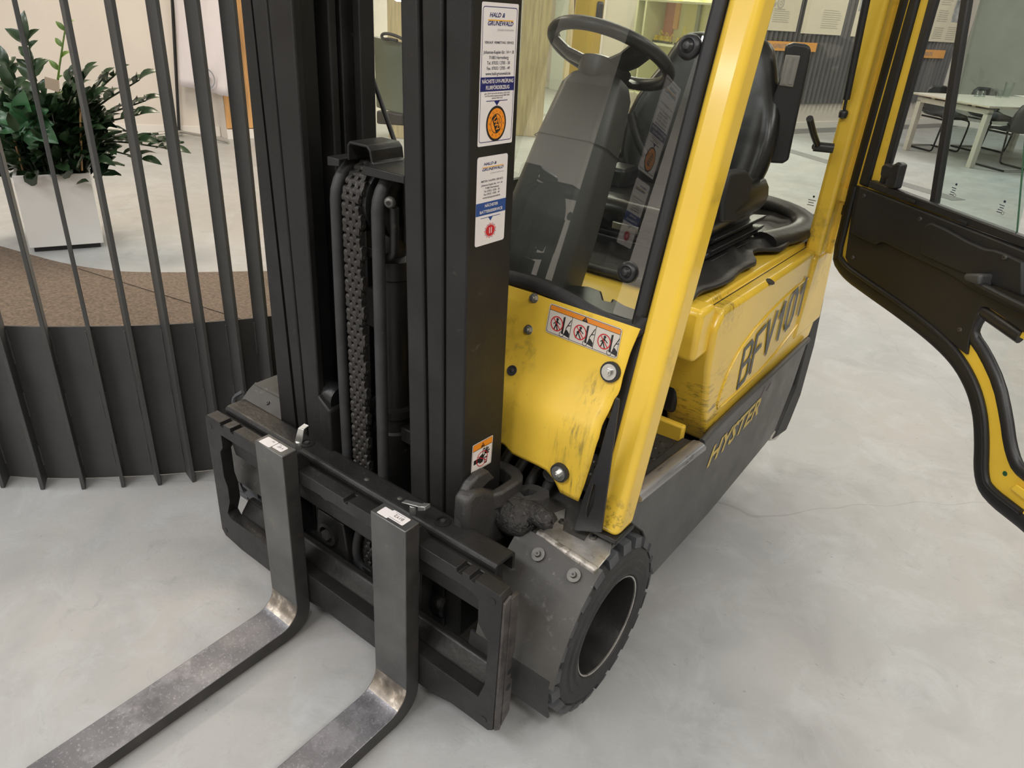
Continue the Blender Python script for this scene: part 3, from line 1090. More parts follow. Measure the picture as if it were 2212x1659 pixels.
# ------------------------------------------------------------------ carriage frame with side shifter
YF, YB = .8815, .915
XL, XR = -1.640, -.622
notch = []
outer = [(XL + .008, .51), (XL, .50), (XL, .12), (XL + .012, .104), (XL + .09, .093)]
for xx in (-1.12, -1.06):
    outer += []
outer += [(-1.25, .088), (-1.18, .098), (-.98, .098), (-.93, .088), (-.80, .088), (-.74, .104), (XR - .012, .104), (XR, .114), (XR, .497), (XR - .008, .507)]
top = []
for nx in (-.70, -.735, -1.08, -1.52, -1.565):
    top += [(nx + .008, .51), (nx + .006, .498), (nx - .006, .498), (nx - .008, .51)]
outer += top
holeC = [(-1.575, .470), (-1.30, .472), (-1.17, .476), (-1.155, .47), (-1.14, .476), (-.70, .473), (-.682, .462), (-.680, .40), (-.650, .365), (-.652, .24), (-.668, .185), (-1.585, .185), (-1.598, .2), (-1.578, .25), (-1.578, .30), (-1.59, .33), (-1.59, .41), (-1.575, .43)]
cf = MB().use('carriage_black').xz(outer, YF, YB, holes=[holeC]).build('carriage_frame', fk, bev=.003, seg=2)
for x, z in ((-.646, .482), (-.648, .128), (-1.622, .478), (-1.622, .125)):
    MB().use('ink_black').cyl((x, YF - .001, z), (x, YF + .001, z), .0085, 14).build('bolt_hole', cf, smooth=50)
# stepped worn end plates
for x0, x1, s in ((XR - .002, XR + .012, 1), (XL - .012, XL + .002, -1)):
    ep = MB().use('worn_edge')
    ep.yz([(.884, .49), (.905, .497), (.905, .31), (.908, .115), (.9, .102), (.884, .115)], x0 + (.002 if s > 0 else .006), x1 - (.006 if s > 0 else .002))
    ep.yz([(.903, .492), (.928, .492), (.93, .33), (.922, .31), (.922, .25), (.93, .24), (.93, .14), (.903, .115)], x0 + (.0 if s > 0 else .004), x1 - (.004 if s > 0 else .0))
    for z in (.275, .225):
        ep.use('ink_black').cyl((x1 - .005 if s > 0 else x0 + .005, .917, z), (x1 - .0035 if s > 0 else x0 + .0035, .917, z), .009, 12)
        ep.use('worn_edge')
    o = ep.build('end_plate', cf, bev=.004)
# upper rail lip set back + lower rail chamfer
mb = MB().use('carriage_black')
mb.yz([(.915, .505), (.932, .498), (.932, .47), (.915, .465)], XL + .02, XR - .03)
mb.yz([(.915, .187), (.942, .222), (.960, .222), (.960, .12), (.915, .1)], XL + .055, XR - .055)
mb.build('lower_rail', cf, bev=.004)
# slotted lip under the top rail
mb = MB().use('carriage_black')
mb.yz([(.9, .473), (.93, .473), (.93, .40), (.912, .395)], -1.57, -.70)
mb.build('back_rail', cf, bev=.004)
# side shift cylinder with silver rod end
mb = MB().use('black_paint').cyl((-.93, .945, .428), (-.66, .945, .422), .026, 20)
mb.use('zinc').cyl((-1.02, .93, .452), (-.845, .93, .448), .007, 10)
mb.build('side_shift_cylinder', cf, smooth=50)
# rounded channel beam on top (inverted U)
XT0, XT1 = -1.628, -.683
prof = []
prof += [(.934, .452)] + arc(.946, .503, .012, 180, 90, 4) + arc(.990, .503, .012, 90, 0, 4) + [(1.002, .468), (.994, .468)] + arc(.988, .501, .006, 0, 90, 3) + arc(.948, .501, .006, 90, 180, 3) + [(.942, .452)]
bm_ = MB().use('carriage_black').yz(prof, XT0, XT1).build('top_beam', cf)
mb = MB().use('carriage_black').box(XT0 + .01, XT1 - .02, .946, .99, .38, .474)
mb.build('beam_web', cf)
for x in (-1.325, -.86):
    MB().use('ink_black').lathe([(.019, 0), (.019, .002), (.013, .003), (.013, .0)], (x, .968, .5145), (0, 0, 1), 16).use('dull_bolt').cyl((x, .968, .51), (x, .968, .519), .006, 8).build('grease_point', cf, smooth=40)
for x in (-1.10, -.99):
    MB().use('dull_bolt').lathe([(.0, .004), (.006, .003), (.009, 0)], (x, .965, .513), (0, 0, 1), 12).build('weld_spot', cf, smooth=60)
# inner carriage bars, lift bracket, rollers between the mast rails
for s in (-1, 1):
    x = MX + s * .225
    mb = MB().use('carriage_black')
    mb.yz([(.95, .12), (.975, .10), (1.03, .12), (1.03, .40), (1.01, .45), (.985, .45), (.96, .42)], x - .018, x + .018)
    mb.build('carriage_side_bar', cf, bev=.004)
    for z in (.22, .36):
        mb = MB().use('grease_black').lathe([(.0, .0), (.042, .0), (.046, .005), (.046, .035), (.04, .04), (.012, .04), (.012, .045), (.0, .045)], (x + s * .018, 1.03, z), (s, 0, 0), 24)
        mb.build('guide_roller', cf, smooth=40)
mb = MB().use('carriage_black')
mb.box(MX - .21, MX + .21, .985, 1.015, .13, .20)
mb.prism([(-.09, 0), (.09, 0), (.06, .14), (.03, .17), (-.03, .17), (-.06, .14)], (MX + .13, .975, .19), (1, 0, 0), (0, 0, 1), (0, 1, 0), .03)
mb.prism([(-.07, 0), (.07, 0), (.05, .13), (-.05, .13)], (MX - .10, .972, .185), (1, 0, 0), (0, 0, 1), (0, 1, 0), .03)
mb.build('chain_bracket', cf, bev=.004)
for x, z in ((MX + .16, .265), (MX - .105, .26)):
    mb = MB().use('carriage_black').lathe([(.0, .0), (.034, .0), (.034, .014), (.024, .016), (.024, .0)], (x, .974, z), (0, -1, 0), 24)
    mb.use('dull_bolt').cyl((x, .974, z), (x, .955, z), .016, 6)
    mb.build('pivot_nut', cf, smooth=40)
# black stop block with rounded top left of the chain
mb = MB().use('black_paint').prism([(-.022, 0), (.022, 0), (.022, .17), (-.022, .2)], (MX - .115, .985, .46), (1, 0, 0), (0, 0, 1), (0, 1, 0), .045)
mb.build('stop_block', cf, bev=.005)
MB().use('grease_black').cyl((MX - .16, 1.03, .645), (MX - .10, 1.03, .645), .034, 24).build('guide_roller', cf, smooth=40)

# ------------------------------------------------------------------ mast: three nested rails each side
ZM0, ZM1 = .16, 2.15


def rail(px0, px1, ztop_px0, ztop_px1, yf, yb, name_x, flange, m='black_paint', ybot=None, side=1):
    """a mast rail whose front edges pass through the measured picture columns at rows 900 and 0"""
    a0, a1 = at(px0, 900, Y=yf), at(px1, 900, Y=yf)
    b0, b1 = at(ztop_px0, 0, Y=yf), at(ztop_px1, 0, Y=yf)

    def xs(p, q, z):
        t = (z - p.z) / (q.z - p.z)
        return p.x + (q.x - p.x) * t
    L0, L1 = xs(a0, b0, ZM0), xs(a0, b0, ZM1)
    R0, R1 = xs(a1, b1, ZM0), xs(a1, b1, ZM1)
    mb = MB().use(m)
    f = flange

    def sec(x0, x1, z):  # a C channel open towards the mast centre
        if side > 0:
            return [Vector((x0, yf, z)), Vector((x1, yf, z)), Vector((x1, yb, z)), Vector((x0, yb, z)), Vector((x0, yb - f, z)), Vector((x1 - .016, yb - f, z)), Vector((x1 - .016, yf + f, z)), Vector((x0, yf + f, z))]
        return [Vector((x1, yf, z)), Vector((x0, yf, z)), Vector((x0, yb, z)), Vector((x1, yb, z)), Vector((x1, yb - f, z)), Vector((x0 + .016, yb - f, z)), Vector((x0 + .016, yf + f, z)), Vector((x1, yf + f, z))]
    s0, s1 = sec(L0, R0, ZM0), sec(L1, R1, ZM1)
    n = len(s0)
    fs = [tuple(range(n)), tuple(range(2 * n - 1, n - 1, -1))] + [(i, (i + 1) % n, n + (i + 1) % n, n + i) for i in range(n)]
    mb.add(s0 + s1, fs)
    return mb.build('mast_rail', fk, bev=.004, seg=2), (L0, L1, R0, R1)


# right-hand column
RI, _ = rail(883, 919, 864, 902, .993, 1.10, 'inner', .02, side=1)
RM, _ = rail(924, 957, 910, 955, .998, 1.118, 'middle', .02, side=1)
RO, xro = rail(961, 1002, 962, 1020, 1.002, 1.136, 'outer', .022, side=1)
# left-hand column
LO, xlo = rail(607, 637, 520, 541, 1.002, 1.136, 'outer', .022, side=-1)
LM, _ = rail(641, 660, 543, 575, .998, 1.118, 'middle', .02, side=-1)
LI, _ = rail(662, 692, 577, 630, .993, 1.10, 'inner', .02, side=-1)
for o, l in ((RI, 'innermost black rail on the chain side of the near mast column'), (RM, 'middle rail of the near mast column'), (RO, 'outer rail of the near mast column carrying the stickers'), (LO, 'outer rail of the far mast column, by the fence'), (LM, 'middle rail of the far mast column'), (LI, 'inner rail of the far mast column with a greasy side')):
    o['label'] = l
# greasy roller tracks on the inside of the far column and closing bars
mb = MB().use('grease_black').box(MX - .165, MX - .160, 1.015, 1.06, .2, 2.1)
mb.build('roller_track', fk)
mb = MB().use('black_paint')
for (x0, x1, y0, y1) in ((-1.345, -1.33, 1.09, 1.15), (-1.312, -1.297, 1.11, 1.16), (-1.285, -1.262, 1.13, 1.17)):
    mb2 = MB().use('black_paint').box(x0, x1, y0, y1, .25, 2.15).build('mast_strip', fk, bev=.003)
for z in (.30, .86):
    MB().use('black_paint').box(-1.45, -.86, 1.125, 1.16, z - .05, z + .05).build('mast_cross_tie', fk, bev=.006)

# stickers on the outer face of the near rail
U = Vector((0, 1, 0))


def rx(z):
    t = (z - ZM0) / (ZM1 - ZM0)
    return xro[2] + (xro[3] - xro[2]) * t


def face_uv(x, y):
    # point on the slightly leaning outer face
    X = rx(1.2)
    for _ in range(4):
        p = at(x, y, X=X)
        X = rx(p.z)
    return p


def quad_frame(tl, tr, bl):
    a, b, c = face_uv(*tl), face_uv(*tr), face_uv(*bl)
    o = face_uv(*bl)
    v = (a - c)
    H = v.length
    v.normalize()
    u = (b - a)
    u = (u - v * u.dot(v))
    Wd = u.length
    u.normalize()
    n = u.cross(v)
    return o, u, v, n, Wd, H


# first sticker (upper)
o, u, v, n, Wd, H = quad_frame((1041, 3), (1121, 2), (1031, 318))
P1 = Plate(o, u, v, n)
g = Wd / .082
P1.poly(rrect(0, Wd, 0, H, .003), 'sticker_white', .0005)
P1.poly(rrect(.003, Wd - .003, .006, H - .006, .005), 'ink_blue', .0006, holes=[rrect(.0042, Wd - .0042, .0072, H - .0072, .004)])


def logo2(P, W_, H_, y1, y2, y3):
    P.text('HALD &', W_ * .20, H_ * y1, H_ * .042, 'ink_blue', bold=.02, shear=.3, width=W_ * .42)
    P.rect(W_ * .17, W_ * .86, H_ * (y1 * .55 + y2 * .45), H_ * (y1 * .55 + y2 * .45 + .008), 'ink_gold', .0009)
    P.text('GRUNEWALD', W_ * .15, H_ * y2, H_ * .042, 'ink_blue', bold=.02, shear=.3, width=W_ * .70)
    P.text('LÖSUNGEN, DIE ENTLASTEN', W_ * .42, H_ * y3, H_ * .016, 'ink_grey', shear=.2, width=W_ * .46)


def tl_(P, s, b, sz, wf, m='ink_dark', h=.0009, bold=.008):
    P.text(s, Wd / 2, H * b, H * sz, m, h, bold=bold, align='CENTER', width=Wd * wf)


logo2(P1, Wd, H, .905, .850, .815)
tl_(P1, 'VERKAUF. VERMIETUNG. SERVICE', .728, .024, .80)
for s, b, wf in (('Johannes-Kepler-Str. 14 + 18', .660, .84), ('71083 Herrenberg', .623, .54), ('Tel. 07032 / 2705 - 30', .586, .64), ('Fax. 07032 / 2705 - 49', .549, .64), ('www.hald-grunewald.de', .512, .70)):
    tl_(P1, s, b, .032, wf)
P1.rect(.002, Wd - .002, H * .398, H * .498, 'ink_blue', .0008)
tl_(P1, 'NÄCHSTE UVV-PRÜFUNG', .456, .038, .88, 'sticker_white', .0012, .02)
tl_(P1, 'FLURFÖRDERZEUG', .412, .038, .66, 'sticker_white', .0012, .02)
for s, b, wf in (('gem. BG/V-Vorschrift 68 (ehem. BGV D27)', .378, .72), ('und Durchführungsanweisung FEM 4.004', .361, .70), ('(ehem. BGV A3)', .344, .30)):
    tl_(P1, s, b, .015, wf)
P1.rect(Wd * .2, Wd * .8, H * .326, H * .331, 'ink_blue', .0008)
P1.poly([(Wd * .42, H * .327), (Wd * .58, H * .327), (Wd * .5, H * .292)], 'ink_blue', .0008)
cx, cy, R_ = Wd * .5, H * .160, Wd * .285
ky = H * .132 / R_
P1.poly(disc(cx, cy, R_, 36, R_ * ky), 'ink_black', .0009)
P1.poly(disc(cx, cy, R_ * .86, 36, R_ * .86 * ky), 'ink_orange', .0011)
P1.poly(disc(cx, cy, R_ * .56, 30, R_ * .56 * ky), 'ink_black', .0012, holes=[disc(cx, cy, R_ * .52, 30, R_ * .52 * ky)])
ca, sa = math.cos(math.radians(-62)), math.sin(math.radians(-62))
sub = Plate(P1.P(cx, cy, 0), u * ca + v * sa * ky, v * ca * ky - u * sa, n)
sub.mb = P1.mb
sub.rect(-.5 * R_, .5 * R_, -.26 * R_, .20 * R_, 'ink_black', .0013)
sub.text('UVV', 0, -.18 * R_, .44 * R_, 'ink_orange', .0017, bold=.03, align='CENTER', width=.82 * R_)
sub.text('2025', 0, .27 * R_, .2 * R_, 'ink_black', .0014, align='CENTER')
for i in range(12):
    an = 2 * PI * i / 12
    P1.text(str(i + 1), cx + math.sin(an) * R_ * .71, cy + math.cos(an) * R_ * .71 * ky - R_ * .06, .18 * R_, 'ink_black', .0014, align='CENTER')
P1.mb.build('inspection_sticker', fk, label='tall white service sticker with an orange UVV disc')
# second sticker (lower)
o, u, v, n, Wd, H = quad_frame((1031, 341), (1097, 328), (1025, 535))
P2 = Plate(o, u, v, n)
g = Wd / .07
P2.poly(rrect(0, Wd, 0, H, .005), 'sticker_white', .0005)
logo2(P2, Wd, H, .905, .845, .805)
tl_(P2, 'MIETEN. KAUFEN. SERVICE', .722, .030, .72)
for s, b, wf in (('Johannes-Kepler-Str. 14 + 18', .678, .70), ('71083 Herrenberg', .643, .46), ('Tel. 07032 / 2705 - 30', .608, .52), ('Fax 07032 / 2705 - 49', .573, .52), ('www.hald-grunewald.de', .538, .58)):
    tl_(P2, s, b, .030, wf)
P2.rect(.0, Wd, H * .35, H * .495, 'ink_blue2', .0008)
tl_(P2, 'NÄCHSTER', .440, .046, .44, 'sticker_white', .0012, .02)
tl_(P2, 'BATTERIESERVICE', .374, .046, .76, 'sticker_white', .0012, .02)
P2.rect(Wd * .16, Wd * .82, H * .315, H * .321, 'ink_blue2', .0008)
P2.poly([(Wd * .42, H * .316), (Wd * .57, H * .316), (Wd * .495, H * .27)], 'ink_blue2', .0008)
cx, cy, R_ = Wd * .5, H * .155, Wd * .205
ky = H * .092 / R_
for i in range(26):
    an = 2 * PI * i / 26
    P2.stroke(cx + math.cos(an) * R_ * .74, cy + math.sin(an) * R_ * .74 * ky, cx + math.cos(an) * R_ * (1 if i % 2 else .9), cy + math.sin(an) * R_ * (1 if i % 2 else .9) * ky, .0012, 'ink_red' if i % 4 else 'ink_blue2', .0009)
P2.poly(disc(cx, cy, R_ * .72, 24, R_ * .72 * ky), 'ink_red', .0009)
for dx in (-.14, .16):
    P2.rect(cx + R_ * (dx - .04), cx + R_ * (dx + .06), cy - R_ * .35 * ky, cy + R_ * .4 * ky, 'sticker_white', .0012)
P2.mb.build('battery_sticker', fk, label='smaller white battery service sticker with a red seal')
# pinch-hazard sticker
o, u, v, n, Wd, H = quad_frame((1021, 963), (1065, 938), (1017, 1024))
P3 = Plate(o, u, v, n)
P3.poly(rrect(0, Wd, 0, H, .003), 'sticker_white', .0005)
P3.poly(rrect(.0015, Wd - .0015, .0015, H - .0015, .0025), 'ink_black', .0006, holes=[rrect(.0022, Wd - .0022, .0022, H - .0022, .002)])
P3.rect(.0024, Wd - .0024, H * .76, H - .0024, 'ink_orange', .0008)
P3.rect(.0024, Wd - .0024, H * .745, H * .762, 'ink_black', .0009)
P3.poly([(Wd * .4, H * .78), (Wd * .6, H * .78), (Wd * .5, H * .93)], 'ink_black', .0011)
P3.rect(Wd * .485, Wd * .515, H * .83, H * .88, 'ink_orange', .0013)
P3.rect(Wd * .1, Wd * .42, H * .26, H * .42, 'ink_black', .0008)
P3.poly([(Wd * .38, H * .2), (Wd * .55, H * .22), (Wd * .6, H * .40), (Wd * .5, H * .52), (Wd * .36, H * .46)], 'ink_black', .0009)
P3.poly([(Wd * .52, H * .42), (Wd * .64, H * .42), (Wd * .64, H * .70), (Wd * .52, H * .70)], 'ink_black', .0009, holes=[[(Wd * .55, H * .47), (Wd * .61, H * .47), (Wd * .61, H * .66), (Wd * .55, H * .66)]])
P3.poly([(Wd * .62, H * .12), (Wd * .76, H * .12), (Wd * .76, H * .36), (Wd * .62, H * .36)], 'ink_black', .0009, holes=[[(Wd * .65, H * .16), (Wd * .73, H * .16), (Wd * .73, H * .32), (Wd * .65, H * .32)]])
for a, b in ((.72, .70), (.80, .66), (.86, .56), (.84, .46)):
    P3.stroke(Wd * .64, H * .5, Wd * a, H * b, .0035, 'ink_black', .0010)
P3.ring(Wd * .5, H * .36, Wd * .25, Wd * .275, 'ink_red', .0013)
P3.stroke(Wd * .3, H * .48, Wd * .7, H * .24, .0018, 'ink_red', .0013)
P3.mb.build('pinch_hazard_sticker', fk, label='small orange and white crushing hazard sticker')

# ------------------------------------------------------------------ free-lift cylinder, pulley, chain and hoses
CYX = MX + .028
mb = MB().use('black_paint')
mb.lathe([(.0, .15), (.05, .15), (.05, .56), (.052, .565), (.052, .60), (.046, .605), (.046, .64), (.056, .645), (.056, .665), (.043, .67), (.043, .985), (.05, .99), (.05, 1.03), (.03, 1.035), (.03, 1.10), (.0, 1.10)], (CYX, 1.085, 0), (0, 0, 1), 32)
mb.build('lift_cylinder', fk, smooth=40)
mb = MB().use('black_paint').box(CYX + .045, CYX + .12, 1.06, 1.09, .585, .625)
mb.build('cylinder_clamp', fk, bev=.004)
PCY, PCZ, PR = 1.082, 1.150, .074
PX_ = MX + .002
mb = MB().use('black_paint')
# yoke plate over the pulley: flat ears with a raised hoop
mb = MB().use('black_paint')
for x0, x1, zz in ((PX_ - .07, PX_ - .034, 1.232), (PX_ + .036, PX_ + .15, 1.232)):
    mb.prism([(x0, 1.0), (x1, 1.0), (x1, 1.022), (x1 - .006, 1.03), (x1, 1.06), (x1, 1.13), (x0, 1.13)], (0, 0, zz), (1, 0, 0), (0, 1, 0), (0, 0, 1), .005)
    mb.xz([(x0, zz + .005), (x1, zz + .005), (x1, zz - .010), (x0, zz - .014)], .998, 1.003)
hoop = [(PX_ - .036, 1.232), (PX_ - .036, 1.262)] + [(PX_ - .028, 1.271), (PX_ + .024, 1.271)] + [(PX_ + .034, 1.262), (PX_ + .038, 1.24), (PX_ + .05, 1.234)]
hin = [(PX_ + .05, 1.230), (PX_ + .034, 1.234), (PX_ + .028, 1.259), (PX_ + .022, 1.265), (PX_ - .026, 1.265), (PX_ - .031, 1.26), (PX_ - .031, 1.232)]
mb.xz(hoop + hin, 1.022, 1.11)
mb.build('pulley_yoke', fk, bev=.0018)
mb = MB().use('black_paint')
mb.prism([(1.06, 1.235), (1.11, 1.235), (1.11, 1.09), (1.095, 1.06), (1.07, 1.06), (1.06, 1.09)], (PX_ + .082, 0, 0), (0, 1, 0), (0, 0, 1), (1, 0, 0), .008)
mb.prism([(1.06, 1.235), (1.11, 1.235), (1.11, 1.09), (1.095, 1.06), (1.07, 1.06), (1.06, 1.09)], (PX_ - .078, 0, 0), (0, 1, 0), (0, 0, 1), (1, 0, 0), .008)
mb.tube(smoothpath([(PX_ + .09, 1.03, 1.16), (PX_ + .09, 1.03, 1.09), (PX_ + .088, 1.03, 1.055), (PX_ + .04, 1.03, 1.045), (PX_ + .0, 1.035, 1.045)], 2), .01, 8)
mb.build('pulley_fork', fk, bev=.002)
mb = MB().use('dull_bolt').lathe([(.0, .010), (.007, .0095), (.0115, .005), (.0115, .0)], (PX_ + .098, 1.012, 1.175), (.4, -.9, 0), 16)
mb.use('ink_black').cyl((PX_ + .1020, 1.0025, 1.175), (PX_ + .1024, 1.0018, 1.175), .005, 6)
mb.build('pulley_bolt', fk, smooth=50)
mb = MB().use('grease_black').lathe([(.0, -.028), (PR, -.028), (PR, -.024), (PR - .012, -.022), (PR - .012, .022), (PR, .024), (PR, .034), (PR - .004, .036), (PR - .03, .038), (.012, .04), (.0, .04)], (PX_ - .004, PCY, PCZ), (1, 0, 0), 48)
mb.build('chain_pulley', fk, smooth=35)
mb = MB().use('black_paint').lathe([(.025, -.012), (PR - .002, -.012), (PR - .002, -.008), (PR - .014, -.004), (PR - .014, .004), (PR - .002, .008), (PR - .002, .012), (.05, .014), (.045, .010), (.025, .010)], (PX_ + .068, PCY, PCZ), (1, 0, 0), 40)
mb.build('hose_pulley', fk, smooth=35)
mb = MB().use('black_paint').lathe([(.02, -.01), (PR - .002, -.01), (PR - .012, 0), (PR - .002, .01), (.02, .01)], (PX_ - .058, PCY, PCZ), (1, 0, 0), 40)
mb.build('hose_pulley', fk, smooth=35)

# leaf chain
chain = MB().use('chain_steel').cyl((MX - .006 - .001, 1.000, .17), (MX - .005, 1.000, .19), .012, 8).build('lift_chain', fk)
PITCH = .0168
CR_ = PR + .002


def chain_pt(s):  # s measured upwards from z = .17 along the front run, then over the pulley
    run = PCZ - .17
    if s < run:
        return Vector((0, PCY - CR_, .17 + s)), Vector((0, 0, 1))
    a = (s - run) / CR_
    if a < PI:
        return Vector((0, PCY - CR_ * math.cos(a), PCZ + CR_ * math.sin(a))), Vector((0, math.sin(a), math.cos(a)))
    return Vector((0, PCY + CR_, PCZ - (s - run - PI * CR_))), Vector((0, 0, -1))


def linkmesh(xs, wd_):
    mb = MB().use('chain_steel')
    L = PITCH
    prof = []
    for t in range(7):
        a = math.radians(-90 + 180 * t / 6)
        prof.append((L + 0.0079 * math.cos(a), 0.0079 * math.sin(a)))
    prof.append((L * .5, .0060))
    for t in range(7):
        a = math.radians(90 + 180 * t / 6)
        prof.append((0.0079 * math.cos(a), 0.0079 * math.sin(a)))
    prof.append((L * .5, -.0060))
    for x in xs:
        mb.prism([(p[0] - 0, p[1]) for p in prof], (x - wd_ / 2, 0, 0), (0, 1, 0), (0, 0, 1), (1, 0, 0), wd_)
    mb.cyl((min(xs) - .005, 0, 0), (max(xs) + .0075, 0, 0), .0042, 8)
    return mb.mesh('chain_link', 40)


LA = linkmesh([-.0195, 0, .0195], .0112)
LB = linkmesh([-.00975, .00975], .0106)
LC = linkmesh([-.00975, .00975, .0262], .0106)
nl = int((PCZ - .17 + PI * CR_ + .25) / PITCH)
for i in range(nl):
    p, d = chain_pt(i * PITCH)
    q, _ = chain_pt((i + 1) * PITCH)
    d = (q - p).normalized()
    o = bpy.data.objects.new('chain_link', LA if i % 2 else (LB if i % 4 else LC))
    COL.objects.link(o)
    setpar(o, chain)
    # link axis runs along local +Y
    zl = Vector((1, 0, 0)).cross(d)
    o.matrix_local = Matrix.Translation(p + Vector((MX - .005, 0, 0))) @ Matrix((Vector((1, 0, 0)), d, zl)).transposed().to_4x4()


def hosepath(x, bulge=0.0):
    pts = []
    for i in range(14):
        z = .17 + (PCZ - .17) * i / 13
        pts.append(Vector((x + bulge * math.sin(PI * i / 13), PCY - PR - .002, z)))
    for i in range(1, 13):
        a = PI * i / 12
        pts.append(Vector((x, PCY - (PR + .002) * math.cos(a), PCZ + (PR + .002) * math.sin(a))))
    pts.append(Vector((x, PCY + PR + .002, .7)))
    return pts


MB().use('rubber').tube(hosepath(PX_ - .058, -.004), .0125, 12).build('hydraulic_hose', fk, smooth=60)
MB().use('rubber').tube(hosepath(PX_ + .068, .0), .0135, 12).build('hydraulic_hose', fk, smooth=60)
hp = smoothpath([(MX + .0, .99, .33), (MX - .02, .985, .25), (MX - .015, .99, .19), (MX + .05, 1.0, .165)], 3)
MB().use('rubber').tube(hp, .011, 10).build('hydraulic_hose', fk, smooth=60)
# thin diagonal rod seen through the mast
a, b = onp(802, 160, (-1.1, 1.25, 1), (0, 1, 0)), onp(866, 345, (-1.0, 1.22, 1), (0, 1, 0))
MB().use('black_plastic').tube([a, b], .0055, 8).build('wiper_arm', fk, smooth=60)

# ------------------------------------------------------------------ mast pivot casting and clamp at the near side
def pq(x, y):  # detail sheet of the casting: 1.813 sheet units per picture pixel
    return 600 + x / 1.813, 700 + y / 1.813


def yzp(pts, X):
    return [(p.y, p.z) for p in [at(*pq(*q), X=X) for q in pts]]


def xyp(pts, Z):
    return [(p.x, p.y) for p in [at(*pq(*q), Z=Z) for q in pts]]


body = yzp([(742, 700), (775, 660), (815, 650), (850, 662), (880, 668), (893, 690), (898, 712), (920, 708), (960, 690), (985, 730), (985, 775), (960, 800), (930, 825), (880, 850), (835, 868), (790, 855), (755, 835), (740, 780)], -.797)
o1 = MB().use('cast_grey').yz(body, -.838, -.797).build('mast_pivot_casting', fk, bev=.012, seg=3)
rib = yzp([(828, 574), (790, 592), (757, 628), (732, 680), (718, 750), (716, 832), (752, 845), (755, 770), (770, 705), (798, 652), (828, 622), (856, 604), (846, 596)], -.815)
MB().use('cast_grey').yz(rib, -.838, -.815).build('curved_rib', o1, bev=.006, seg=2)
loop = xyp([(866, 530), (905, 540), (945, 562), (962, 588), (958, 610), (940, 622), (880, 660), (826, 676), (815, 660), (870, 628), (905, 605), (914, 596), (908, 584), (866, 556)], .565)
MB().use('cast_grey').xy(loop, .520, .565).build('lifting_loop', o1, bev=.006, seg=2)
clv = xyp([(893, 680), (912, 655), (940, 635), (990, 626), (1020, 632), (1062, 652), (1064, 678), (1040, 690), (990, 690), (950, 705), (925, 712)], .535)
hol = xyp([(945, 655), (985, 645), (1018, 655), (1000, 668), (965, 675)], .535)
MB().use('cast_grey').xy(clv, .495, .535, holes=[hol]).build('clevis', o1)
random.seed(3)
pcap = at(*pq(965, 770), X=-.745)
mb = MB().use('grease_grey').lathe([(.0, .046), (.018, .045), (.034, .038), (.042, .02), (.045, .0), (.045, -.05), (.0, -.05)], pcap - Vector((.02, 0, 0)), (1, -.1, .1), 20)
for v in range(len(mb.v)):
    mb.v[v] += Vector((random.uniform(-.004, .004), random.uniform(-.004, .004), random.uniform(-.004, .004)))
mb.build('pivot_cap', o1, smooth=60)
pbt = at(*pq(1020, 748), X=-.715)
mb = MB().use('grease_grey').lathe([(.0, .045), (.012, .044), (.019, .036), (.021, .02), (.021, -.06), (.0, -.06)], pbt, (1, -.15, .1), 16)
for v in range(len(mb.v)):
    mb.v[v] += Vector((random.uniform(-.004, .004), random.uniform(-.004, .004), random.uniform(-.004, .004)))
mb.build('greasy_pivot_bolt', o1, smooth=60)
MB().use('body_grey').cyl((-.765, 1.24, .545), (-.79, 1.40, .545), .019, 16).build('tilt_cylinder', fk, smooth=50)

# ------------------------------------------------------------------ wheels
def wheel(cx, cy, out, lab):
    r = .2285
    wdt = .178
    t = MB().use('rubber')
    prof = [(.128, -.012), (.136, .0), (.150, .004), (.155, .0), (.172, .002), (.176, -.002), (.190, -.002), (.202, -.006), (.211, -.016), (.214, -.05), (.214, -wdt + .05), (.2, -wdt + .01), (.14, -wdt), (.128, -wdt + .01)]
    t.lathe(prof, (cx, cy, r), (out, 0, 0), 64)
    ty = t.build('tyre', fk, smooth=40, label=lab)
    n = 22
    # one lug, made at angle zero, shared
    lm = MB().use('tread_grey')
    hw = PI / n * .72
    A = [(-.003, -hw * .9), (-.003, hw * .9), (-.085, hw * 1.35), (-.085, -hw * .45)]
    lo = [Vector((x * out, .205 * math.sin(a), .205 * math.cos(a))) for x, a in A]
    hi = [Vector((x * out, .2285 * math.sin(a * .93), .2285 * math.cos(a * .93))) for x, a in [(-.009, -hw * .86), (-.009, hw * .86), (-.083, hw * 1.3), (-.083, -hw * .4)]]
    lm.hexa(lo, hi)
    lme = lm.mesh('tread_block')
    for i in range(n):
        for side in (0, 1):
            b = bpy.data.objects.new('tread_block', lme)
            COL.objects.link(b)
            setpar(b, ty)
            rot = Matrix.Rotation(2 * PI * (i + .5 * side) / n + .1, 4, 'X')
            mir = Matrix.Identity(4) if side == 0 else Matrix.Translation((-wdt * out, 0, 0)) @ Matrix.Scale(-1, 4, (1, 0, 0))
            b.matrix_local = Matrix.Translation((cx, cy, r)) @ rot @ mir
    rm = MB().use('black_paint')
    rm.lathe([(.128, -.010), (.124, -.006), (.118, -.03), (.112, -.10), (.09, -.112), (.055, -.112), (.05, -.09), (.0, -.09)], (cx, cy, r), (out, 0, 0), 48)
    rm.use('bare_steel').lathe([(.1275, -.004), (.131, -.003), (.131, -.008), (.1275, -.008)], (cx, cy, r), (out, 0, 0), 48, closed=True)
    ro = rm.build('wheel_rim', fk, smooth=40)
    for i in range(5):
        a = 2 * PI * i / 5 + .3
        c = Vector((cx - out * .111, cy + .072 * math.sin(a), r + .072 * math.cos(a)))
        MB().use('dull_bolt').cyl(c, c + Vector((out * .014, 0, 0)), .011, 6).build('wheel_nut', ro)
    return ty


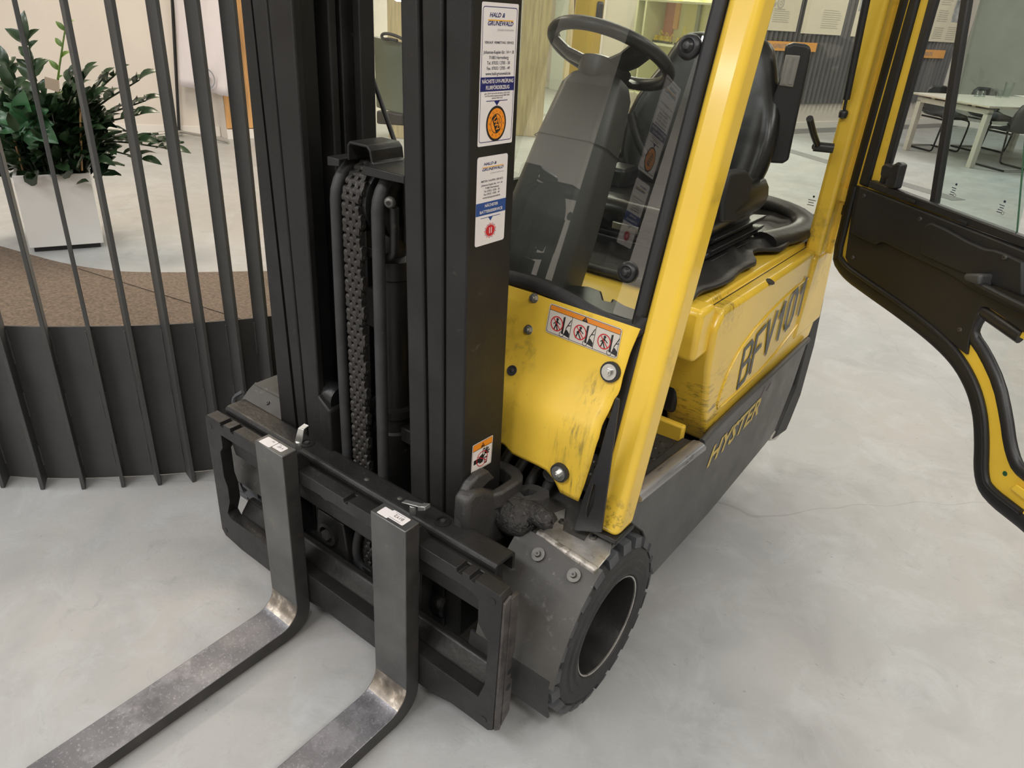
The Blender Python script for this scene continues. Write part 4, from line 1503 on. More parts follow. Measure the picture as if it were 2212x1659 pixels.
wheel(-.536, 1.212, 1, 'near front tyre with chunky worn lugs')
wheel(-1.775, 1.212, -1, 'far front tyre behind the mast')
# ------------------------------------------------------------------ fender plates at the near wheel
XO = -.552
# front mud plate: runs down in front of the tyre
prof = [(1.112, .478), (1.085, .462), (1.04, .42), (1.0, .36), (.972, .30), (.962, .24)]
mb = MB().use('mud_grey')
A = [(p[0], p[1]) for p in prof] + [(p[0] - .004, p[1] + .004) for p in reversed(prof)]
mp = mb.yz(A, -.745, -.527).build('mud_plate', fk, smooth=30)
prof2 = [(.966, .262), (.962, .23), (.966, .18), (.978, .135)]
A = [(p[0], p[1]) for p in prof2] + [(p[0] - .006, p[1]) for p in reversed(prof2)]
fl_ = MB().use('rubber').yz(A, -.76, -.538).build('mud_flap', fk, smooth=30)
nn = Vector((0, -.62, .78)).normalized()
for x, y in ((1163, 1198), (1240, 1243)):
    p = onp(x, y, (-.7, 1.03, .43), nn)
    bolt(mp, p, nn, .0075, washer=.0155, m='dull_bolt', mw='dull_bolt', hexa=False, h=.007)
# bare steel fender top with a bent front edge
zt = .482
FT_ = [at(1160, 1150, Z=zt), at(1195, 1108, Z=zt), at(1222, 1098, Z=zt), at(1216, 1145, Z=zt), at(1262, 1168, Z=zt), at(1280, 1150, Z=zt), at(1322, 1165, Z=zt), at(1318, 1196, Z=zt), at(1288, 1232, Z=zt)]
mb = MB().use('bare_steel').xy([(p.x, p.y) for p in FT_], zt - .004, zt)
mb2 = mb.use('bent_steel').tube([FT_[0] + Vector((0, .004, -.006)), FT_[-1] + Vector((0, .004, -.006))], .010, 10)
fs_ = mb.build('fender_top', fk, bev=.0015, label='scuffed bare steel plate over the tyre')
for x, y in ((1215, 1128), (1281, 1162)):
    bolt(fs_, at(x, y, Z=zt), (0, 0, 1), .009, m='dull_bolt', hexa=False, h=.006)
MB().use('mud_grey').xy([(-.80, 1.115), (-.556, 1.115), (-.556, 1.30), (-.80, 1.30)], .462, .474).build('fender_bracket', fk, bev=.002)
pb = [at(1262, 1168, Z=.478), at(1305, 1105, Z=.478), at(1362, 1132, Z=.478), at(1322, 1170, Z=.478)]
MB().use('bare_steel').xy([(p.x, p.y) for p in pb], .474, .479).build('fender_bracket', fk, bev=.001)
# same plates on the far side, seen past the mast
A = [(p[0], p[1]) for p in prof] + [(p[0] - .004, p[1] + .004) for p in reversed(prof)]
o_ = MB().use('mud_grey').yz(A, -1.742, -1.50).build('mud_plate', fk, smooth=30)
p = onp(582, 873, (-1.62, 1.0715, .45), nn)
bolt(o_, p, nn, .0075, washer=.0155, m='dull_bolt', mw='mud_grey', hexa=False)
MB().use('mud_grey').xy([(-1.74, 1.10), (-1.52, 1.10), (-1.52, 1.3), (-1.74, 1.3)], .474, .48).build('fender_top', fk)
MB().use('tread_grey').tube(smoothpath([(-1.70, 1.03, .42), (-1.66, .985, .46), (-1.68, .99, .5), (-1.64, 1.0, .53)], 2), .006, 6).build('cable_loom', fk, smooth=40)

# ------------------------------------------------------------------ chassis behind the mast
mb = MB().use('grease_black')
mb.box(-1.70, -.70, 1.42, 1.50, .12, .55)
mb.box(-1.55, -.60, 1.75, 2.5, .14, .62)
mb.build('chassis', fk)
MB().use('grease_black').box(-1.42, -.93, 1.172, 1.18, .15, .98).build('added_dark_backing', fk)  # added black sheet, stands in for the darkness behind the mast
mb = MB().use('black_paint').lathe([(.0, .0), (.055, .0), (.055, .25), (.0, .25)], (-1.15, 1.2, .2285), (0, 1, 0), 20)
mb.cyl((-1.62, 1.21, .2285), (-.70, 1.21, .2285), .05, 20)
mb.build('axle', fk, smooth=40)
for s in (-1, 1):
    MB().use('grease_black').cyl((-1.16 + s * .25, 1.21, .2285), (-1.16 + s * .42, 1.21, .2285), .09, 24).build('drive_motor', fk, smooth=40)
random.seed(5)
for k in range(5):
    x = -1.0 + .05 * k
    MB().use('rubber').tube(smoothpath([(x, 1.28, .30), (x + .03, 1.22, .42 + .02 * k), (x + .02, 1.30, .52), (x, 1.42, .5)], 2), .013, 8).build('hydraulic_hose', fk, smooth=60)

# ------------------------------------------------------------------ yellow cowl in front of the driver
CXL, CXR = -1.64, -.618
prof = [(1.290, .958), (1.286, .945), (1.272, .90), (1.258, .845), (1.240, .80), (1.214, .765), (1.196, .735), (1.188, .70), (1.186, .60), (1.186, .48)]
pp = [(p.x, p.y) for p in smoothpath([(a, b, 0) for a, b in prof], 2)]


def cy(z):
    for a, b in zip(pp, pp[1:]):
        if b[1] <= z <= a[1]:
            t = (a[1] - z) / max(1e-6, a[1] - b[1])
            return a[0] + (b[0] - a[0]) * t
    return pp[-1][0] if z < pp[-1][1] else pp[0][0]


# outline in (x, z): rows of the sheet clipped to the measured outline
rows = []
def on_cowl(x, y):
    Y = 1.23
    for _ in range(14):
        p = at(x, y, Y=Y)
        Y = Y * .4 + cy(p.z) * .6
    return at(x, y, Y=Y)


right = [(p.z, p.x) for p in [on_cowl(x, y) for x, y in ((1385, 705), (1362, 760), (1345, 815), (1337, 850), (1328, 859), (1316, 888), (1301, 917), (1294, 945), (1277, 1001), (1262, 1048), (1250, 1081))]]
right = [(1.1, right[0][1])] + right + [(.2, right[-1][1])]


def rxz(z):
    for a, b in zip(right, right[1:]):
        if b[0] <= z <= a[0]:
            t = (a[0] - z) / (a[0] - b[0])
            return a[1] + (b[1] - a[1]) * t
    return right[-1][1]


bot = [(p.x, p.z) for p in [on_cowl(x, y) for x, y in ((1082, 956), (1096, 963), (1101, 977), (1185, 1016), (1205, 1037), (1219, 1062), (1224, 1071), (1251, 1083))]]
bot = [(-1.65, bot[0][1])] + bot


def bz(x):
    for a, b in zip(bot, bot[1:]):
        if a[0] <= x <= b[0]:
            t = (x - a[0]) / (b[0] - a[0])
            return a[1] + (b[1] - a[1]) * t
    return bot[-1][1]


NX = 40
zs = [p[1] for p in pp if p[1] > .66]
for z in zs:
    xr = rxz(z)
    rows.append([Vector((CXL + (xr - CXL) * i / NX, cy(z), z)) for i in range(NX + 1)])
for k in range(1, 9):
    r = []
    for i in range(NX + 1):
        xr0 = rxz(.66)
        x = CXL + (xr0 - CXL) * i / NX
        zb = bz(x)
        z = .66 + (zb - .66) * k / 8
        xx = CXL + (rxz(z) - CXL) * i / NX
        r.append(Vector((xx, cy(z), z)))
    rows.append(r)
cowl = MB().use('yellow').grid(rows).build('cowl_panel', fk, smooth=50, solid=.004)


def cn(z):
    d = (cy(z + .01) - cy(z - .01)) / .02
    return Vector((0, -1, d)).normalized()


for x, y in ((1155, 644), (1143, 712)):
    p = on_cowl(x, y)
    bolt(cowl, p, cn(p.z), .0085, washer=.0115, h=.008)
for x, y in ((1322, 803), (1213, 1018)):
    p = on_cowl(x, y)
    bolt(cowl, p, cn(p.z), .0085, washer=.0175, rubber=.0225, h=.008)
p = on_cowl(1107, 801)
MB().use('rubber').lathe([(.0, .006), (.004, .006), (.006, .004), (.012, .005), (.0135, .0)], p, cn(p.z), 18).build('rubber_plug', cowl, smooth=50)
# warning decal
tl, tr, bl, br = on_cowl(1192, 650), on_cowl(1350, 716), on_cowl(1180, 716), on_cowl(1334, 776)
v_ = (tl - bl)
H = ((tl - bl).length + (tr - br).length) / 2
v_.normalize()
u_ = (br - bl)
Wd = u_.length
u_.normalize()
n_ = u_.cross(v_).normalized()
if n_.y > 0:
    n_ = -n_
PD = Plate(bl + n_ * .004, u_, v_, n_)
PD.poly(rrect(0, Wd, 0, H, .006), 'decal_white', .0005)
PD.poly(rrect(.002, Wd - .002, .002, H - .002, .005), 'ink_black', .0007, holes=[rrect(.003, Wd - .003, .003, H - .003, .005)])
PD.rect(.0035, Wd - .0035, H * .80, H - .0035, 'decal_orange', .0008)
PD.rect(.003, Wd - .003, H * .785, H * .80, 'ink_black', .0009)
PD.poly([(Wd * .47, H * .80), (Wd * .55, H * .80), (Wd * .51, H * .96)], 'ink_black', .0010)
PD.rect(Wd * .507, Wd * .513, H * .84, H * .90, 'decal_orange', .0012)
for k in range(3):
    a0 = Wd * (.33 * k + .01)
    w3 = Wd * .33
    if k:
        PD.rect(a0 - .0006, a0 + .0006, .003, H * .785, 'ink_black', .0009)
    cx_, cy_ = a0 + w3 * .40, H * .40
    R_ = H * .24
    # truck mast and body silhouette
    PD.stroke(a0 + w3 * .66, H * .13, a0 + w3 * .66, H * .7, w3 * .045, 'ink_black')
    PD.stroke(a0 + w3 * .70, H * .13, a0 + w3 * .70, H * .72, w3 * .03, 'ink_black')
    PD.poly([(a0 + w3 * .74, H * .12), (a0 + w3 * .98, H * .08), (a0 + w3 * .98, H * .22), (a0 + w3 * .88, H * .3), (a0 + w3 * .80, H * .34)], 'ink_black')
    PD.stroke(a0 + w3 * .80, H * .34, a0 + w3 * .97, H * .68, w3 * .03, 'ink_black')
    PD.stroke(a0 + w3 * .86, H * .46, a0 + w3 * .98, H * .5, w3 * .03, 'ink_black')
    PD.ring(a0 + w3 * .66, H * .11, R_ * .30, R_ * .38, 'ink_black', .0010)
    # person
    PD.poly(disc(cx_, cy_ + R_ * .62, R_ * .2, 14), 'ink_black', .0010)
    lean = (0, .25, .1)[k] * R_
    PD.stroke(cx_, cy_ + R_ * .42, cx_ - R_ * .1 - lean, cy_ - R_ * .2, R_ * .32, 'ink_black')
    PD.stroke(cx_ - R_ * .1 - lean, cy_ - R_ * .1, cx_ - R_ * .35 - lean, cy_ - R_ * .95, R_ * .18, 'ink_black')
    PD.stroke(cx_ - R_ * .05 - lean, cy_ - R_ * .1, cx_ + R_ * .25, cy_ - R_ * .9, R_ * .18, 'ink_black')
    PD.stroke(cx_, cy_ + R_ * .3, cx_ + R_ * .55, cy_ + R_ * (-.05 if k else .05), R_ * .14, 'ink_black')
    PD.stroke(cx_ - R_ * .1, cy_ + R_ * .3, cx_ - R_ * .55, cy_ - R_ * .15, R_ * .14, 'ink_black')
    PD.ring(cx_, cy_, R_ * .9, R_ * 1.05, 'ink_red', .0013)
    PD.stroke(cx_ - R_ * .66, cy_ + R_ * .66, cx_ + R_ * .66, cy_ - R_ * .66, R_ * .13, 'ink_red', .0013)
PD.mb.build('warning_decal', fk, label='orange and white decal with three prohibition pictograms')

# ------------------------------------------------------------------ front pillar, black flange, stay
pb0, pb1 = at(1305, 1113, Z=.512), at(1357, 1130, Z=.512)
b_ = [Vector((-.603, 1.188, .512)), Vector((-.603, 1.255, .512)), Vector((-.543, 1.255, .512)), Vector((-.543, 1.188, .512))]


def pillar_pts(z):
    t = (z - .512) / (1.57 - .512)
    yb = 1.188 + (1.435 - 1.188) * t
    xo = -.543 - .007 * t
    return [Vector((xo - .066, yb, z)), Vector((xo - .066, yb + .078, z)), Vector((xo, yb + .078, z)), Vector((xo, yb, z))]


mb = MB().use('yellow_gloss').hexa(pillar_pts(.505), pillar_pts(2.2))
mb.build('front_pillar', fk, bev=.016, seg=4, label='slanted yellow front pillar on the near side')
mb = MB().use('black_paint').box(-.62, -.54, 1.18, 1.26, .495, .508)
mb.build('pillar_foot', fk, bev=.003)


def xshift(pts, dx0, dx1, dy0, dy1):
    a = pts
    return [Vector((a[0].x + dx0, a[0].y + dy0, a[0].z)), Vector((a[1].x + dx0, a[0].y + dy1, a[0].z)), Vector((a[0].x + dx1, a[0].y + dy1, a[0].z)), Vector((a[0].x + dx1, a[0].y + dy0, a[0].z))]


MB().use('black_plastic').hexa(xshift(pillar_pts(.52), -.026, .006, .012, .05), xshift(pillar_pts(2.2), -.026, .006, .012, .05)).build('pillar_flange', fk, bev=.003)
mb = MB().use('black_plastic').hexa(xshift(pillar_pts(.935), -.030, -.001, .0, .03), xshift(pillar_pts(2.2), -.030, -.001, .0, .03))
mb.build('windscreen_seal', fk, bev=.008, seg=3)
# slotted stay beside the pillar
st_ = [onp(x, y, (-.63, 1.17, .7), (0, -1, 0)) for x, y in ((1330, 858), (1338, 862), (1300, 1150), (1238, 1146), (1258, 1080), (1290, 1000), (1310, 925))]
sl_ = [onp(x, y, (-.63, 1.17, .7), (0, -1, 0)) for x, y in ((1282, 1045), (1288, 1048), (1283, 1085), (1270, 1115), (1268, 1100))]
MB().use('soft_black').prism([(p.x, p.z) for p in st_], (0, 1.168, 0), (1, 0, 0), (0, 0, 1), (0, 1, 0), .006, holes=[[(p.x, p.z) for p in sl_]]).build('pillar_stay', fk, bev=.002)

# ------------------------------------------------------------------ windscreen
wa, wb = at(1385, 712, X=-.622), at(1567, 0, X=-.622)
wu = (wb - wa).normalized()
wn_ = Vector((1, 0, 0)).cross(wu)
if wn_.y > 0:
    wn_ = -wn_
gt = wa + wu * 1.25
low = [onp(x, y, wa, wn_) for x, y in ((1385, 712), (1340, 705), (1290, 682), (1220, 640), (1160, 614), (1105, 600))]
low = [p for p in smoothpath(low, 2)]
lft = Vector((-1.56, low[-1].y, low[-1].z)) + wu * -.0
pts = low + [lft, lft + wu * 1.25, gt]


def loc(p):
    d = p - wa
    return (d.x, d.dot(wu))


PG = [loc(p) for p in pts]
gl_ = MB().use('windscreen_glass').add([wa + Vector((1, 0, 0)) * a + wu * b for a, b in PG], [tuple(range(len(PG)))])
ws = gl_.build('windscreen', fk)
path = [p + wn_ * .008 for p in [wa + wu * .03] + low + [lft]]
MB().use('rubber').tube(path, .012, 10, flat=(.018, .014), up=tuple(wu)).build('glass_trim', ws, smooth=50)
for x, y, r in ((1490, 102, .0235), (1357, 588, .0225)):
    p = onp(x, y, wa, wn_)
    mb = MB().use('soft_black').lathe([(.0, .019), (r * .28, .018), (r * .42, .013), (r * .52, .010), (r * .62, .012), (r * .8, .011), (r, .005), (r * 1.02, .0), (r * .9, -.004), (.0, -.004)], p, wn_, 28)
    mb.build('glass_holder', ws, smooth=45)

# ------------------------------------------------------------------ inside the cab: floor plate, mats, column, wheel
mb = MB().use('yellow').box(-1.5, -.645, 1.312, 1.60, .895, .925)
mb.build('dash_plate', fk, bev=.006)
mb = MB().use('soft_black')
mb.xy([(p.x, p.y) for p in [at(x, y, Z=.94) for x, y in ((1195, 622), (1225, 618), (1272, 622), (1300, 632), (1305, 652), (1318, 655), (1322, 646), (1348, 662), (1385, 676), (1370, 700), (1300, 678), (1240, 652))]], .925, .945)
mb.build('dash_mat', fk, bev=.006)
MB().use('yellow').box(-1.5, -.70, 1.58, 1.60, .60, .90).build('seat_front', fk)
wc, wnm = Vector((-1.003, 1.70, 1.436)), Vector((.04, .46, .885)).normalized()
wx = Vector((1, 0, 0)) - wnm * wnm.x
wx.normalize()
wy = wnm.cross(wx)
RW = .150
rim = MB().use('soft_black').tube([wc + wx * math.cos(a) * RW + wy * math.sin(a) * RW for a in [2 * PI * i / 48 for i in range(49)]], .0155, 12, cap=False)
sw = rim.build('steering_wheel', fk, smooth=80)
mb = MB().use('soft_black').lathe([(.0, .012), (.045, .010), (.066, .0), (.062, -.03), (.05, -.05)], wc - wnm * .03, wnm, 28)
mb.build('hub', sw, smooth=50)
for a in (200, 330, 90):
    an = math.radians(a)
    d = wx * math.cos(an) + wy * math.sin(an)
    MB().use('soft_black').tube([wc - wnm * .035 + d * .03, wc - wnm * .025 + d * .10, wc - wnm * .004 + d * (RW - .005)], .02, 10, flat=(.011, .031), up=tuple(wnm)).build('spoke', sw, smooth=60)
# column cover
c0, c1 = wc - wnm * .062, Vector((-1.0, 1.43, .90))
ax = (c1 - c0).normalized()
sx = Vector((1, 0, 0))
sy = ax.cross(sx).normalized()


def csec(c, w0, h0):
    return [c + sx * a * w0 + sy * b * h0 for a, b in ((-1, -.5), (-.7, -1), (.7, -1), (1, -.5), (1, .6), (.7, 1), (-.7, 1), (-1, .6))]


mb = MB().use('dark_grey_plastic')
secs = [csec(c0, .07, .045), csec(c0.lerp(c1, .06), .085, .06), csec(c0.lerp(c1, .3), .10, .07), csec(c0.lerp(c1, .7), .115, .08), csec(c1, .12, .08)]
vs = [p for s in secs for p in s]
fs = [(i * 8 + j, i * 8 + (j + 1) % 8, (i + 1) * 8 + (j + 1) % 8, (i + 1) * 8 + j) for i in range(4) for j in range(8)] + [tuple(range(7, -1, -1)), tuple(range(32, 40))]
mb.add(vs, fs)
mb.build('steering_column', fk, bev=.008)
a = csec(c0.lerp(c1, .32), .104, .074)
MB().use('ink_black').tube(a + [a[0]], .0012, 5, cap=False).build('column_seam', fk)
# far side wall of the cab, instrument boxes on the left
mb = MB().use('soft_black')
mb.box(-1.52, -1.26, 1.36, 1.60, .96, 1.06)
mb.box(-1.50, -1.36, 1.46, 1.58, 1.06, 1.13)
mb.build('dash_console', fk, bev=.012)
mb = MB().use('black_plastic').box(-1.5, -.80, 1.52, 1.56, .52, .90)
mb.build('cab_bulkhead', fk)
MB().use('black_plastic').hexa([(-1.5, 1.60, .60), (-.70, 1.60, .60), (-.70, 1.66, .60), (-1.5, 1.66, .60)], [(-1.5, 1.62, .86), (-.70, 1.62, .86), (-.70, 1.66, .86), (-1.5, 1.66, .86)]).build('seat_deck_front', fk)
# far pillars of the guard
fpl = [Vector((-2.25 - p.x, p.y, p.z)) for p in pillar_pts(.505)], [Vector((-2.25 - p.x, p.y, p.z)) for p in pillar_pts(2.2)]
MB().use('yellow_gloss').hexa(*fpl).build('front_pillar', fk, bev=.014, seg=3, label='front pillar on the far side behind the mast')
MB().use('yellow_gloss').box(-1.56, -1.48, 2.36, 2.44, .9, 2.2).build('rear_pillar', fk, bev=.014, seg=3, label='rear pillar on the far side seen behind the steering wheel')
# far cab door: tinted pane with its frame, hand loop and latch
fd = MB().use('rear_glass').add([(-1.57, 1.62, .98), (-1.57, 2.36, .98), (-1.57, 2.36, 2.1), (-1.57, 1.62, 2.1)], [(0, 1, 2, 3)]).build('far_door_pane', fk)
MB().use('black_plastic').box(-1.58, -1.56, 1.6, 2.40, .92, .98).build('pane_frame', fd)
# interior mirror with loop, seen between the mast columns
mq = [onp(x, y, (-1.5, 1.5, 1.4), (0, 1, 0)) for x, y in ((806, 78), (868, 92), (872, 250), (812, 232))]
mm = MB().use('mirror_green').hexa(mq, [p + Vector((0, .012, 0)) for p in mq]).build('side_mirror', fk, bev=.004)
lp = [onp(x, y, (-1.5, 1.488, 1.4), (0, 1, 0)) for x, y in ((880, 90), (858, 78), (838, 72), (826, 73), (824, 80), (830, 85), (840, 84), (858, 88))]
MB().use('soft_black').tube(smoothpath(lp, 2), .004, 8).build('mirror_loop', mm, smooth=60)
mq = [onp(x, y, (-1.5, 1.488, 1.4), (0, 1, 0)) for x, y in ((812, 238), (870, 246), (870, 272), (812, 268))]
MB().use('soft_black').hexa(mq, [p + Vector((0, .02, 0)) for p in mq]).build('mirror_clamp', mm, bev=.006)
# dark stalks in the cab behind the wheel
for (x0, y0, x1, y1, r) in ((1250, -40, 1246, 150, .014), (1304, -30, 1290, 40, .009)):
    p0, p1 = onp(x0, y0, (-1.5, 2.42, 1.4), (0, 1, 0)), onp(x1, y1, (-1.5, 2.42, 1.4), (0, 1, 0))
    MB().use('soft_black').cyl(p0, p1, r, 10).build('cab_stalk', fk, smooth=50)
p = onp(1272, 22, (-1.5, 2.4, 1.5), (0, 1, 0))
MB().use('soft_black').box(p.x - .04, p.x + .05, p.y - .02, p.y + .02, p.z - .045, p.z + .03).build('cab_lamp', fk, bev=.01)

# ------------------------------------------------------------------ near side panel, step and nosing
XS = -.56
bot_ = [at(1410, 1243, X=XS), at(1530, 1110, X=XS), at(1652, 962, X=XS)]
arch = [at(1366, 1078, X=XS), at(1362, 1130, X=XS), at(1388, 1150, X=XS), at(1402, 1190, X=XS), at(1410, 1243, X=XS)]
top_ = [at(1745, 735, X=XS), at(1537, 932, X=XS), at(1518, 958, X=XS), at(1505, 970, X=XS)]
side = [(p.y, p.z) for p in ([arch[0], arch[1], arch[2], arch[3]] + bot_ + [at(1672, 935, X=XS), at(1713, 830, X=XS), at(1745, 735, X=XS)] + top_[1:])]
sp_ = MB().use('body_grey').yz(side, XS - .012, XS).build('side_panel', fk, bev=.004, label='scuffed grey lower side panel')
# lettering on the side panel
b0, b1 = at(1524, 1012, X=XS), at(1636, 892, X=XS)
ud = (b1 - b0)
Lw = ud.length
ud.normalize()
vd = Vector((1, 0, 0)).cross(ud) if False else Vector((0, -ud.z, ud.y))
PL = Plate(b0 + Vector((.0005, 0, 0)), ud, vd, (1, 0, 0))
PL.text('HYSTER', 0, 0, .086, 'yellow_ink', .0008, bold=.028, shear=.35, width=Lw)
PL.mb.build('side_lettering', sp_)
q0 = at(1640, 870, X=XS)
PL = Plate(q0 + Vector((.0004, 0, 0)), ud, vd, (1, 0, 0))
PL.stroke(0, .02, .02, .05, .004, 'red_faint')
PL.stroke(.05, .02, .075, .04, .004, 'red_faint')
PL.mb.build('red_scrawl', sp_)
# rounded dark top edge of the side panel below the hood, and the dark rear corner
e = [at(x, y, X=XS - .004) for x, y in ((1516, 955), (1540, 928), (1600, 870), (1680, 795), (1745, 733))]
MB().use('body_grey').tube(e, .010, 8).build('panel_edge', sp_, smooth=60)
rc = [(p.y, p.z) for p in [at(x, y, X=-.60) for x, y in ((1668, 935), (1712, 832), (1738, 730), (1742, 655), (1772, 640), (1752, 740), (1722, 850), (1700, 905), (1690, 928), (1660, 948))]]
MB().use('rubber').yz(rc, -.64, -.585).build('rear_corner_guard', fk, bev=.008)
MB().use('bare_steel').yz([(p.y, p.z) for p in [at(x, y, X=-.60) for x, y in ((1656, 950), (1668, 930), (1690, 925), (1670, 948))]], -.62, -.59).build('corner_scrape', fk)
# step
n0, n1 = at(1368, 1072, X=-.565), at(1508, 962, X=-.565)
zs_ = .535
ps = [(-.80, 1.27, .535), (-.565, 1.27, n0.z - .008), (-.565, 1.66, n1.z - .008), (-.80, 1.66, .512)]
stp = MB().use('rubber').hexa([Vector(p) - Vector((0, 0, .02)) for p in ps], [Vector(p) for p in ps]).build('step_plate', fk)
nz = MB().use('nosing').tube([n0, n0.lerp(n1, .5), n1], .02, 10, flat=(.013, .024), up=(0, 0, 1))
nz.build('step_nosing', stp, smooth=60)
r0 = at(1330, 1082, Z=.545)
MB().use('rubber').hexa([Vector((-.615, 1.29, .535)), Vector((-.585, 1.29, .54)), Vector((-.585, 1.65, .52)), Vector((-.615, 1.65, .517))], [Vector((-.615, 1.29, .549)), Vector((-.585, 1.29, .552)), Vector((-.585, 1.65, .532)), Vector((-.615, 1.65, .53))]).build('step_rib', stp, bev=.004)
sme = MB().use('mat_black').lathe([(.0, .004), (.003, .0045), (.006, .003), (.0085, .0)], (0, 0, 0), (0, 0, 1), 12)
sme = sme.mesh('step_stud', 60)
for i in range(9):
    for j in range(7):
        x = -.785 + .027 * j
        y = 1.30 + .040 * i + (.02 if j % 2 else 0)
        if y > 1.64:
            continue
        o = bpy.data.objects.new('step_stud', sme)
        COL.objects.link(o)
        setpar(o, stp)
        t = (y - 1.27) / .39
        o.matrix_local = Matrix.Translation((x, y, .535 + (x + .8) / .235 * (n0.z - .008 - .535) * (1 - t) - t * .02))
MB().use('yellow').box(-.86, -.612, 1.638, 1.66, .50, .566).build('step_back', fk, bev=.006)
MB().use('black_plastic').box(-.86, -.66, 1.665, 1.69, .575, .86).build('battery_flap', fk, bev=.01)

# ------------------------------------------------------------------ yellow hood over the battery
XH = -.576
hz0, hz1 = .50, .90
# side silhouette (y, z)
sil = [at(1530, 953, X=XH), at(1556, 926, X=XH), at(1747, 728, X=XH), at(1774, 655, X=XH)]
pl_ = [(1.735, sil[0].z)] + [(p.y, p.z) for p in sil] + [(2.59, .80), (2.54, .905), (1.66, .905), (1.625, .86), (1.635, .75), (1.675, .62)]
mb = MB().use('yellow_gloss').yz(pl_, -.70, XH)
hd = mb.build('hood', fk, bev=.03, seg=4, label='scuffed yellow battery hood')
# upper hood edge strip under the mat
mb = MB().use('yellow_gloss').hexa([(-1.5, 1.63, .885), (-.612, 1.63, .885), (-.612, 2.56, .89), (-1.5, 2.56, .89)], [(-1.5, 1.63, .915), (-.625, 1.63, .915), (-.625, 2.56, .922), (-1.5, 2.56, .922)])
mb.build('hood_top', fk, bev=.005)
MB().use('ink_black').box(-.6135, -.611, 1.66, 2.50, .900, .906).build('hood_gap', fk)
mb = MB().use('yellow_gloss').box(-.685, -.59, 1.555, 1.64, .79, .925)
mb.build('hood_latch_block', fk, bev=.014, seg=3)
p = at(1664, 609, Z=.900)
MB().use('ink_black').prism(disc(0, 0, .016, 9, .013), p + Vector((-.001, 0, -.0005)), (0, 1, 0), Vector((-.93, 0, .37)), Vector((.37, 0, .93)), .0025).build('tape_patch', hd)


def onH(x, y):
    return at(x, y, X=XH)


# raised panel outline pressed into the side of the hood
fr = smoothpath([onH(x, y) for x, y in ((1546, 884), (1558, 842), (1575, 798), (1598, 754), (1639, 699), (1707, 630), (1745, 600), (1763, 592), (1762, 617), (1735, 684), (1654, 790), (1586, 852), (1560, 876))], 1, True)
MB().use('yellow_gloss').tube(fr + [fr[0]], .0042, 6, cap=False).build('hood_crease', hd, smooth=60)
b0, b1 = onH(1590, 842), onH(1732, 668)
ud = (b1 - b0)
Lw = ud.length
ud.normalize()
vd = Vector((0, -ud.z, ud.y))
tp0 = onH(1605, 756)
Hh = (tp0 - b0).dot(vd)
PH_ = Plate(b0 + Vector((.0008, 0, 0)), ud, vd, (1, 0, 0))
GL = {'B': [[(0, 0), (0, 1), (.75, 1), (1, .88), (1, .64), (.8, .53), (0, .53)], [(.8, .53), (1, .42), (1, .12), (.75, 0), (0, 0)]], 'F': [[(0, 0), (0, 1), (1, 1)], [(0, .52), (.8, .52)]], 'V': [[(0, 1), (.5, 0), (1, 1)]],
      '1': [[(.15, .72), (.6, 1), (.6, 0)]], '0': [[(.25, 0), (.75, 0), (1, .2), (1, .8), (.75, 1), (.25, 1), (0, .8), (0, .2), (.25, 0)]]}
cw = Lw / 6
hh_ = .0006
for i, ch in enumerate('BFV101'):
    for pl2 in GL[ch]:
        for (a0, b0_), (a1, b1_) in zip(pl2, pl2[1:]):
            f_ = lambda a, b: (cw * (i + .08 + .70 * a) + .10 * Hh * b, Hh * (.04 + .92 * b))
            (xa, ya), (xb, yb_) = f_(a0, b0_), f_(a1, b1_)
            L_ = math.hypot(xb - xa, yb_ - ya)
            ex_ = .006 / max(L_, 1e-5)
            hh_ += .00012
            PH_.stroke(xa - (xb - xa) * ex_, ya - (yb_ - ya) * ex_, xb + (xb - xa) * ex_, yb_ + (yb_ - ya) * ex_, .0155, 'lettering_hood', hh_)
PH_.mb.build('hood_lettering', hd)

# quilted mat on the hood
mb = MB().use('mat_black')
rows = []
NXm, NYm = 26, 40
for j in range(NYm + 1):
    y = 1.585 + (2.56 - 1.585) * j / NYm
    r = []
    xr = -.632 - .006 * math.sin(y * 31) - .006 * math.sin(y * 13.0) - .035 * max(0, 1 - abs(y - 2.08) / .09)
    for i in range(NXm + 1):
        t = i / NXm
        x = -1.48 + (xr + 1.48) * t
        z = .93 + .012 * math.sin(t * PI)
        dr = (xr - x)
        if dr < .14:
            z += .018 * (1 + math.cos(2 * PI * (dr - .075) / .075)) * .5
        if dr < .02:
            z -= .008
        z += .002 * math.sin(y * 40 + x * 30) + (.03 if y > 2.46 else 0) * min(1, (y - 2.46) / .05)
        r.append(Vector((x, y, z)))
    rows.append(r)
mt = mb.grid(rows).build('hood_mat', fk, smooth=80, solid=.012)
# raised back roll
MB().use('mat_black').tube(smoothpath([(-1.47, 2.54, .985), (-1.0, 2.54, .985), (-.75, 2.53, .98), (-.66, 2.50, .955), (-.645, 2.42, .945), (-.66, 2.30, .945), (-.69, 2.2, .945)], 2), .03, 10, flat=(.024, .045), up=(0, 0, 1)).build('mat_roll', mt, smooth=60)

